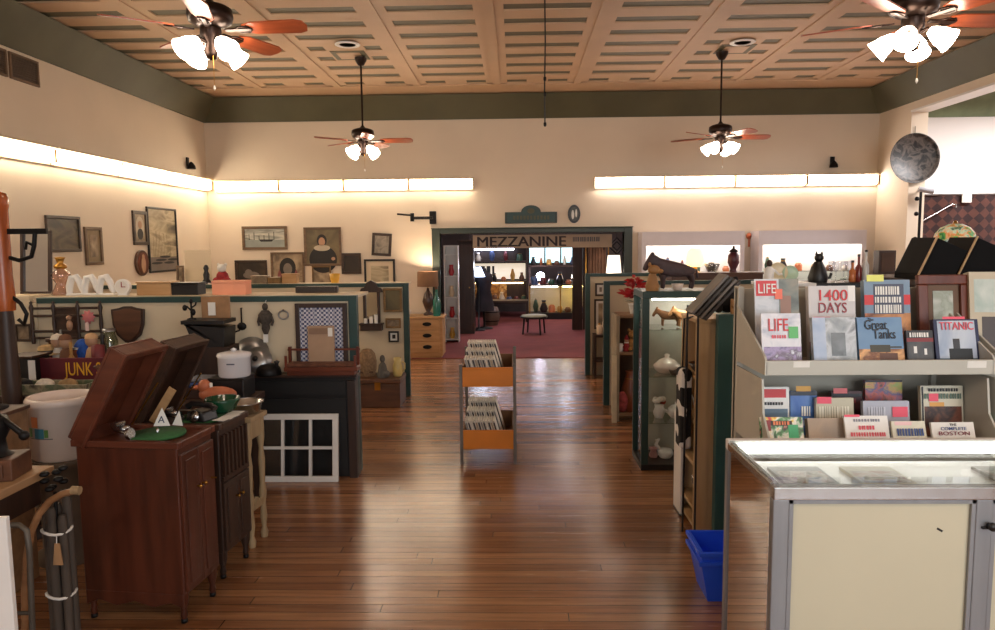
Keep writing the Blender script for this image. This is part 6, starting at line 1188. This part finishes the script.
mb.add([(-.15+.3*i/k, .025*math.sin(i*1.9), z) for z in (.05, 1.72) for i in range(k+1)], [(i, i+1, k+2+i, k+1+i) for i in range(k)], 0, True); mb.build('cloth', mat('curtain_brown', (90, 62, 46), .9, var=.25), t); MB().tube([(-.2, 0, 1.73), (.2, 0, 1.73)], .012).build('rod', BRASS, t); MB().tube([(-.19, 0, 0.013), (-.19, 0, 1.73)], .01).tube([(.19, 0, .013), (.19, 0, 1.73)], .01).build('upright', BRASS, t)
t = T('dark_screen', 'dark folding screen behind the brown curtain', 'screen', (mz(583, 280, 13.5).x, 13.5, .012))
for i in range(2): MB().bx(-.2+.2*i, -.01+.2*i, .02*i, .04+.02*i, 0, 1.72).build('panel', DWOOD, t)
p = mz(618, 246, 11.4); t = T('iron_emblem', 'black iron diamond emblem hanging at the right of the mezzanine', 'ironwork', (p.x-.02, 11.4, p.z))
for s in (.13, .07): MB().tube([(s, 0, 0), (0, 0, s), (-s, 0, 0), (0, 0, -s)], .016, 6, closed=True).build('diamond', IRON, t)
MB().tube([(0, 0, .13), (0, 0, 2.9-p.z)], .004).build('wire', IRON, t); MB().tube([(-.13, 0, 0), (-.2, 0, .06), (-.2, 0, -.06)], .012).build('hook', IRON, t)
p = mz(615, 262, 12.0); t = T('tall_lamp', 'glowing white standing lamp below the iron emblem', 'lamp', (p.x-.02, 12.0, .012)); MB().lathe([(.13, 0), (.13, .02), (.015, .03), (.015, 1.1)], n=16).build('pole', BRASS, t); MB().lathe([(.13, 1.1), (.1, 1.42), (.097, 1.42), (.126, 1.1)], n=20).build('lamp_shade', glow('shade_cream', (255, 236, 210), 1.3), t)
t = T('round_stool', 'low dark barrel before the tall dark cabinet', 'barrel', (mz(491, 312, 14.4).x, 14.4, .012)); MB().lathe([(.14, 0), (.18, .18), (.14, .36), (0, .36)], n=18).build('body', mat('barrel_brown', (96, 74, 60), .6), t); MB().lathe([(.165, .08), (.17, .1)], n=18).lathe([(.17, .26), (.165, .28)], n=18).build('hoop', IRON, t)
for nme, lo, e, c in (('mezzanine_fill', (-.3, 12.6, 2.7), 40, (1, .8, .65)), ('mezzanine_fill', (1.0, 14.0, 2.7), 34, (1, .84, .74))): plight(nme, lo, e*.5, c, .12)  # added point lamps without fixtures, they brighten the mezzanine
plight('lamp_bulb_floor', (mz(478, 272, 13.4).x, 13.2, 1.25), 6, (.8, .9, 1), .06); plight('lamp_bulb_tall', (1.5, 11.75, 1.2), 5, (1, .85, .7), .06)
# ================================================================ WHITE CURIO CABINETS ON THE BACK WALL
def curio(label, x0, x1, zt, where, seed):
    y0, y1 = 10.42, 10.78; w = (x1-x0)/2; t = T('curio_cabinet', label, 'cabinet', ((x0+x1)/2, y0, 0)); d = y1-y0
    CW_ = mat('cabinet_lilac_white', (214, 206, 208), .5, var=.02)
    MB().bx(-w, -w+.06, 0, d, 0, zt).bx(w-.06, w, 0, d, 0, zt).build('side', CW_, t, .002) if 0 else None
    for s in (-1, 1): MB().bx(min(s*w, s*(w-.06)), max(s*w, s*(w-.06)), 0, d, 0, zt).build('side', CW_, t, .002)
    MB().bx(-w+.06, w-.06, 0, .03, zt-.2, zt).bx(-w+.06, w-.06, .03, d, zt-.02, zt).build('valance', CW_, t, .002)
    MB().bx(-w+.06, w-.06, d-.02, d, .5, zt-.02).build('back_panel', WHITE, t); MB().bx(-w+.06, w-.06, 0, d-.02, .0, .5).build('base', CW_, t)
    MB().bx(-w+.1, w-.1, .08, .16, zt-.09, zt-.03).build('tube_lamp', glow('curio_lamp', (255, 246, 232), 14), t)
    for z in (.86, 1.2): MB().bx(-w+.062, w-.062, .05, d-.022, z, z+.008).build('glass_shelf', glassm('green_edge_glass', (.86, .93, .9)), t)
    cxx = (x0+x1)/2
    curios(6, [cxx-w+.2+i*(2*w-.4)/5 for i in range(6)], y0+.2, 1.209, where+', upper shelf', seed, .8)
    curios(6, [cxx-w+.22+i*(2*w-.44)/5 for i in range(6)], y0+.2, .869, where+', lower shelf', seed+3, 1.1)
    return t
curio('lit white curio cabinet behind the donkey figurine', 1.82, 3.28, 1.79, 'the left white cabinet', 2)
curio('lit white curio cabinet behind the book rack', 3.48, 5.0, 1.79, 'the right white cabinet', 5)
t = T('copper_bracket', 'copper coloured wall ornament between the two white curio cabinets', 'ornament', (at(750, 236, 10.75).x, BY-.001, at(750, 236, BY).z)); MB().lathe([(.04, 0), (.05, .02), (.02, .05), (0, .06)], n=14, axis=(0, -1, 0)).build('rosette', mat('copper', (190, 110, 80), .35, .8), t); MB().bx(-.012, .012, -.02, 0, -.16, -.03).build('stem', mat('copper', (190, 110, 80)), t)
# vase and lit lamp seen against the first cabinet
t = T('plinth_shelf', 'plain shelf unit behind the easel, carrying the amber lamp', 'shelf', (2.0, 7.75, 0)); MB().bx(-.35, .6, -.12, .15, 0, 1.3).build('body', WALNUT, t); MB().bx(-.37, .62, -.14, .16, 1.301, 1.32).build('top', WALNUT, t)
p = at(695, 283, 7.7); t = T('amber_lamp', 'amber glass lamp glowing on the plain shelf unit', 'lamp', (p.x, 7.72, 1.321)); MB().lathe([(.06, 0), (.03, .02), (.02, .06)], n=14).build('base', BRASS, t); MB().lathe([(.06, .06), (.1, .1), (.085, .22), (.05, .26), (.0, .26)], n=18).build('globe', glow('amber_glow', (255, 206, 120), 2.2), t)
p = at(734, 262, 7.7); t = T('lidded_urn', 'dark red lidded urn right of the amber lamp', 'urn', (p.x, 7.72, 1.321)); MB().lathe([(.04, 0), (.03, .03), (.06, .1), (.055, .18), (.03, .21)], n=18).build('body', mat('urn_maroon', (84, 34, 44), .35), t); MB().lathe([(.05, .211), (.04, .23), (.01, .25), (.014, .27), (0, .275)], n=16).build('lid', BLACK, t)
p = at(712, 275, 7.7); t = T('glass_bowl', 'cut glass bowl between the amber lamp and the red urn', 'bowl', (p.x, 7.7, 1.321)); MB().lathe([(.04, 0), (.06, .03), (.08, .09), (.075, .09), (.05, .03), (0, .01)], n=20, flute=.04).build('bowl', glassm('cut_glass', (.8, .82, .84), 2.5), t)
# black-topped display behind the book rack
t = T('display_unit', 'black-topped display unit behind the book rack', 'display unit', (2.2, 5.0, 0)); MB().bx(-.24, .24, -.15, .2, 0, 1.33).build('body', mat('unit_beige', (170, 156, 136), .6), t); MB().bx(-.25, .25, -.17, .22, 1.331, 1.365).build('top', BLACK, t, .003)
def on5(px): return at(px, 283, 4.95).x
t = T('cat_figurine', 'tall black cat figurine on the black-topped display unit', 'figurine', (on5(817), 4.94, 1.366)); MB().lathe([(.06, 0), (.065, .03), (.045, .1), (.025, .14)], n=14).ball((0, -.01, .165), (.032, .03, .03), 10).lathe([(.012, .185), (0, .215)], (-.018, -.01, 0), 6).lathe([(.012, .185), (0, .215)], (.018, -.01, 0), 6).tube([(.04, 0, .02), (.08, 0, .03), (.09, 0, .06)], .01).build('body', BLACK, t)
for i, px in enumerate((830, 836, 842, 848)):
    t = T('wine_glass', 'clear stemmed glass on the black-topped display unit', 'glass', (on5(px), 4.93+.03*(i % 2), 1.366), 0, 'stemmed glasses beside the black cat'); MB().lathe([(.025, 0), (.004, .006), (.004, .06), (.022, .09), (.024, .14), (.022, .14), (.018, .09), (0, .065)], n=14).build('glass', glassm('stem_glass', (.93, .93, .95), .8), t)
for i, (px, c, lb, h_) in enumerate(((852, (190, 110, 60), 'amber bottle right of the stemmed glasses', .13), (858, (110, 40, 36), 'dark red slim bottle right of the amber one', .17), (865, (200, 200, 196), 'pale slim bottle at the right end of the black top', .2))):
    t = T('bottle', lb, 'bottle', (on5(px), 4.95, 1.366)); MB().lathe([(.02, 0), (.022, .01), (.022, h_*.55), (.008, h_*.7), (.008, h_)], n=14).build('body', mat('btl%d' % i, c, .2), t); MB().lathe([(.01, h_), (.01, h_+.015), (0, h_+.016)], n=10).build('stopper', BLACK, t)
t = T('white_plinth', 'pale plinth behind the left end of the book rack', 'plinth', (1.66, 4.55, 0)); MB().bx(-.13, .16, -.12, .12, 0, 1.37).build('body', mat('unit_beige', (170, 156, 136)), t); MB().bx(-.14, .17, -.13, .13, 1.371, 1.39).build('top', WHITE, t)
t = T('waiter_figurine', 'small figurine in a white coat with a dark head on the pale plinth', 'figurine', (at(769, 275, 4.5).x, 4.5, 1.391)); MB().lathe([(.035, 0), (.028, .04), (.032, .08), (.012, .1)], n=14).build('coat', WHITE, t); MB().ball((0, 0, .118), (.02, .02, .024), 10).build('head', DWOOD, t); MB().tube([(.03, 0, .08), (.055, -.02, .05), (.07, -.03, .055)], .008).build('arm', WHITE, t)
for i, (px, r) in enumerate(((778, .06), (790, .05))):
    t = T('plate', ['large', 'smaller'][i]+' pale plate standing on the plinth behind the book rack', 'plate', (at(px, 275, 4.6).x, 4.6, 1.391), 0, rx=rad(-12)); MB().lathe([(0, 0), (r*.6, .004), (r, .014), (r, .018), (r*.6, .01), (0, .008)], (0, 0, r), 24, axis=(0, -1, 0)).build('plate', mat('plate%d' % i, ((210, 196, 160), (170, 196, 170))[i], .3), t)
# corner cabinet with brown loudspeaker by the right wall
t = T('corner_cabinet', 'olive brown cabinet against the right wall under the dark box', 'cabinet', (5.0, 9.6, 0)); p = at(889, 274, 9.45); MB().bx(-.28, .28, -.15, .2, 0, p.z-.02).build('body', WALNUT, t); MB().bx(-.3, .29, -.17, .21, p.z-.02, p.z).build('top', WALNUT, t)
x, z, w, h = rc(880, 250, 898, 273.5, 9.5); t = T('loudspeaker', 'dark brown wooden loudspeaker box on the corner cabinet', 'loudspeaker', (x-.02, 9.5, p.z+.001)); MB().bx(-w/2, w/2, 0, .15, 0, h).build('body', DWOOD, t, .004); MB().bx(-w/2+.03, w/2-.03, -.006, 0, .03, h-.03).build('grille', mat('speaker_cloth', (70, 50, 38), .95), t)
# round tin tray on the wall end
p = at(915.5, 158, 9.9); t = T('round_tray', 'round dark patterned tin tray hanging at the end of the right wall', 'tray', (p.x, 9.94, p.z)); MB().lathe([(0, 0), (.29, 0), (.3, .012), (.325, .03), (.33, .03), (.305, .005), (.3, -.006), (0, -.006)], n=48, axis=(0, -1, 0)).build('tray', art('tin_tray', [(14, 13, 13), (30, 28, 27), (92, 84, 78), (18, 17, 17), (40, 37, 35)], 8), t); MB().tube([(0, 0, .32), (0, -.0, .42)], .004).build('wire', IRON, t)
# side room: quilt, pole, camera, canes
def quilt():
    m, nt, b, N, L = new('patchwork'); tc = N('ShaderNodeTexCoord'); mp = N('ShaderNodeMapping'); mp.inputs['Rotation'].default_value = (0, PI/4, 0); mp.inputs['Location'].default_value = (.02, .02, .02); ch = N('ShaderNodeTexChecker'); ch.inputs['Scale'].default_value = 9.5
    ch.inputs['Color1'].default_value = srgb((50, 26, 26)); ch.inputs['Color2'].default_value = srgb((92, 52, 42)); n = N('ShaderNodeTexNoise'); n.inputs['Scale'].default_value = 3; mx = N('ShaderNodeMixRGB'); mx.blend_type = 'MULTIPLY'; mx.inputs[0].default_value = .7
    L(tc.outputs['Object'], mp.inputs[0]); L(mp.outputs[0], ch.inputs['Vector']); L(tc.outputs['Object'], n.inputs['Vector']); L(ch.outputs[0], mx.inputs[1]); L(n.outputs['Fac'], mx.inputs[2]); L(mx.outputs[0], b.inputs['Base Color']); b.inputs['Roughness'].default_value = .9; return m
a = at(922, 196, 10.6); t = T('patchwork_quilt', 'dark red-brown patchwork quilt hung along the side room wall', 'quilt', (a.x, 10.6, a.z)); mb = MB(); k = 48
mb.add([(3.4*i/k, .02*math.sin(i*.9), z) for z in (-1.5, 0) for i in range(k+1)]+[(3.4*i/k, .012+.02*math.sin(i*.9), z) for z in (-1.5, 0) for i in range(k+1)], [(i, i+1, k+2+i, k+1+i) for i in range(k)]+[(2*k+2+i, 2*k+3+i, 3*k+4+i, 3*k+3+i) for i in range(k)], 0, True); mb.build('quilt', quilt(), t); MB().tube([(-.05, 0.006, .01), (3.45, .006, .01)], .016).build('rail', DWOOD, t)
for u in (.1, 1.7, 3.3): MB().tube([(u, .006, .01), (u, .199, .03)], .008).build('bracket', IRON, t)
MB().bx(.55, .68, -.04, -.02, -.1, .02).build('price_tag', PAPER, t)
p = at(917, 230, 9.8); t = T('coat_pole', 'thin black iron pole with round hooks beside the wall end', 'coat stand', (p.x, 9.75, 0)); MB().tube([(0, 0, 0), (0, 0, at(917, 192, 9.75).z)], .018).build('pole', IRON, t); MB().lathe([(.09, 0), (.09, .02), (.02, .04)], n=18).build('base', IRON, t)
for v in (200, 215, 240, 262): zz = at(917, v, 9.75).z; MB().tube([(0, 0, zz), (-.05, -.02, zz+.01)], .01).ball((-.06, -.024, zz+.015), .03, 10).build('hook', IRON, t)
p = at(922, 190, 9.94); t = T('security_camera', 'small grey security camera on the end of the right wall', 'camera', (p.x-.03, 9.949, p.z)); MB().tube([(0, 0, 0), (0, -.06, -.01)], .012).build('mount', GREYM, t); MB().tube([(-.05, -.07, .01), (.12, -.12, -.03)], .035, 12).build('body', mat('camera_grey', (170, 170, 176), .5), t)
t = T('walking_cane', 'silvery walking cane hung slantwise on the dark quilt', 'cane', (at(940, 212, 10.5).x, 10.545, at(940, 212, 10.5).z), 0, ry=rad(-30)); MB().tube([(-.26, 0, 0), (.22, 0, 0), (.26, 0, -.03), (.25, 0, -.07)], .012).build('cane', CHROME, t); MB().tube([(-.27, 0, 0), (-.25, 0, 0)], .016).build('tip', BLACK, t)
MATB = mat('matte_black', (13, 13, 14), .75, var=.1, spec=.2)
# black open lids and stained-glass lamp on a dark counter
t = T('dark_counter', 'long dark cabinet carrying the black open cases', 'cabinet', (3.2, 4.75, 0)); MB().bx(-.72, .8, -.3, .5, 0, 1.36).build('body', DWOOD, t, .004); MB().bx(-.74, .83, -.33, .52, 1.361, 1.4).build('top', DWOODX, t, .004)
for i, (pa, lb) in enumerate(((918, 'black open case with a tan edge left of the stained-glass lamp'), (958, 'black open case at the right edge, in front of the dark quilt'))):
    p = at(pa, 277, 4.5); t = T('instrument_case', lb, 'case', (p.x, 4.62, 1.401))
    MB().bx(0, .27, -.12, .16, 0, .03).build('tray', MATB, t, .003)
    g = MB(); g.x = Matrix.Translation((.0, 0, .031)) @ Matrix.Rotation(rad(24), 4, 'Y'); g.bx(0, .02, -.12, .16, 0, .25).bx(.02, .21, -.12, -.105, 0, .25).bx(.02, .21, .145, .16, 0, .25).bx(.02, .21, -.105, .145, .235, .25); g.build('lid', MATB, t, .003)
    g = MB(); g.x = Matrix.Translation((.0, 0, .031)) @ Matrix.Rotation(rad(24), 4, 'Y'); g.bx(-.004, .006, -.126, -.116, 0, .255); g.build('edging', TANW, t)
p = at(955, 232, 5.1); t = T('stained_glass_lamp', 'stained-glass table lamp in green and orange between the black cases', 'table lamp', (p.x, 5.1, 1.401)); zq = p.z-1.401
MB().lathe([(.07, 0), (.075, .015), (.02, .04), (.025, .1), (.012, zq+.05)], n=18).build('base', BRASS, t)
MB().lathe([(.135, zq-.08), (.132, zq-.055)], n=32).build('border', art('lamp_border', [(206, 220, 226), (90, 160, 160), (230, 236, 240)], 30), t)
m = art('stained_glass', [(30, 110, 60), (90, 170, 90), (226, 130, 60), (200, 220, 190), (20, 90, 70), (220, 180, 90)], 18); b_ = m.node_tree.nodes['Principled BSDF']; b_.inputs['Emission Strength'].default_value = .12; m.node_tree.links.new(b_.inputs['Base Color'].links[0].from_socket, b_.inputs['Emission Color'])
MB().lathe([(.132, zq-.055), (.12, zq-.01), (.09, zq+.03), (.04, zq+.055), (.0, zq+.058)], n=32).build('lamp_shade', m, t); MB().lathe([(.018, zq+.056), (.012, zq+.075), (0, zq+.08)], n=10).build('finial', BRASS, t)

# tube lights on the mezzanine ceiling and the lamp on the pine chest
for i, (xx, yy, lb) in enumerate(((.75, 13.2, 'cool white tube light on the mezzanine ceiling, nearer the doorway'), (.75, 15.0, 'cool white tube light on the mezzanine ceiling, farther in'))):
    t = T('fluorescent_light', lb, 'strip light', (xx, yy, 2.84)); BX(-1.1, 1.1, -.1, .1, .03, .06).build('housing', WHITE, t); BX(-1.08, 1.08, -.08, .08, 0, .03).build('diffuser', glow('mezz_tube', (226, 222, 255), 9), t)
plight('table_lamp_bulb', TLAMP, 22, (1, .8, .58), .05)

plight('display_tower_fill', (1.25, 5.2, 1.2), 2.5, (1, .93, .85), .05)  # added point lamp, lifts the dark inside of the glass tower
for i, (px, py) in enumerate(((566, 241), (487, 243))):
    p = at(px, py, 14.6); t = T('spot_lamp', ['bright spot lamp over the glowing teal cabinet', 'bright spot lamp over the upper left mezzanine shelves'][i], 'lamp', (p.x, 14.6, p.z)); MB().ball((0, 0, 0), .05, 12).build('bulb', glow('spot_white', (236, 236, 255), 60), t); MB().lathe([(.03, .04), (.05, .1), (.02, .12)], n=14).tube([(0, 0, .12), (0, 0, 2.9-p.z)], .006).build('stem', IRON, t)
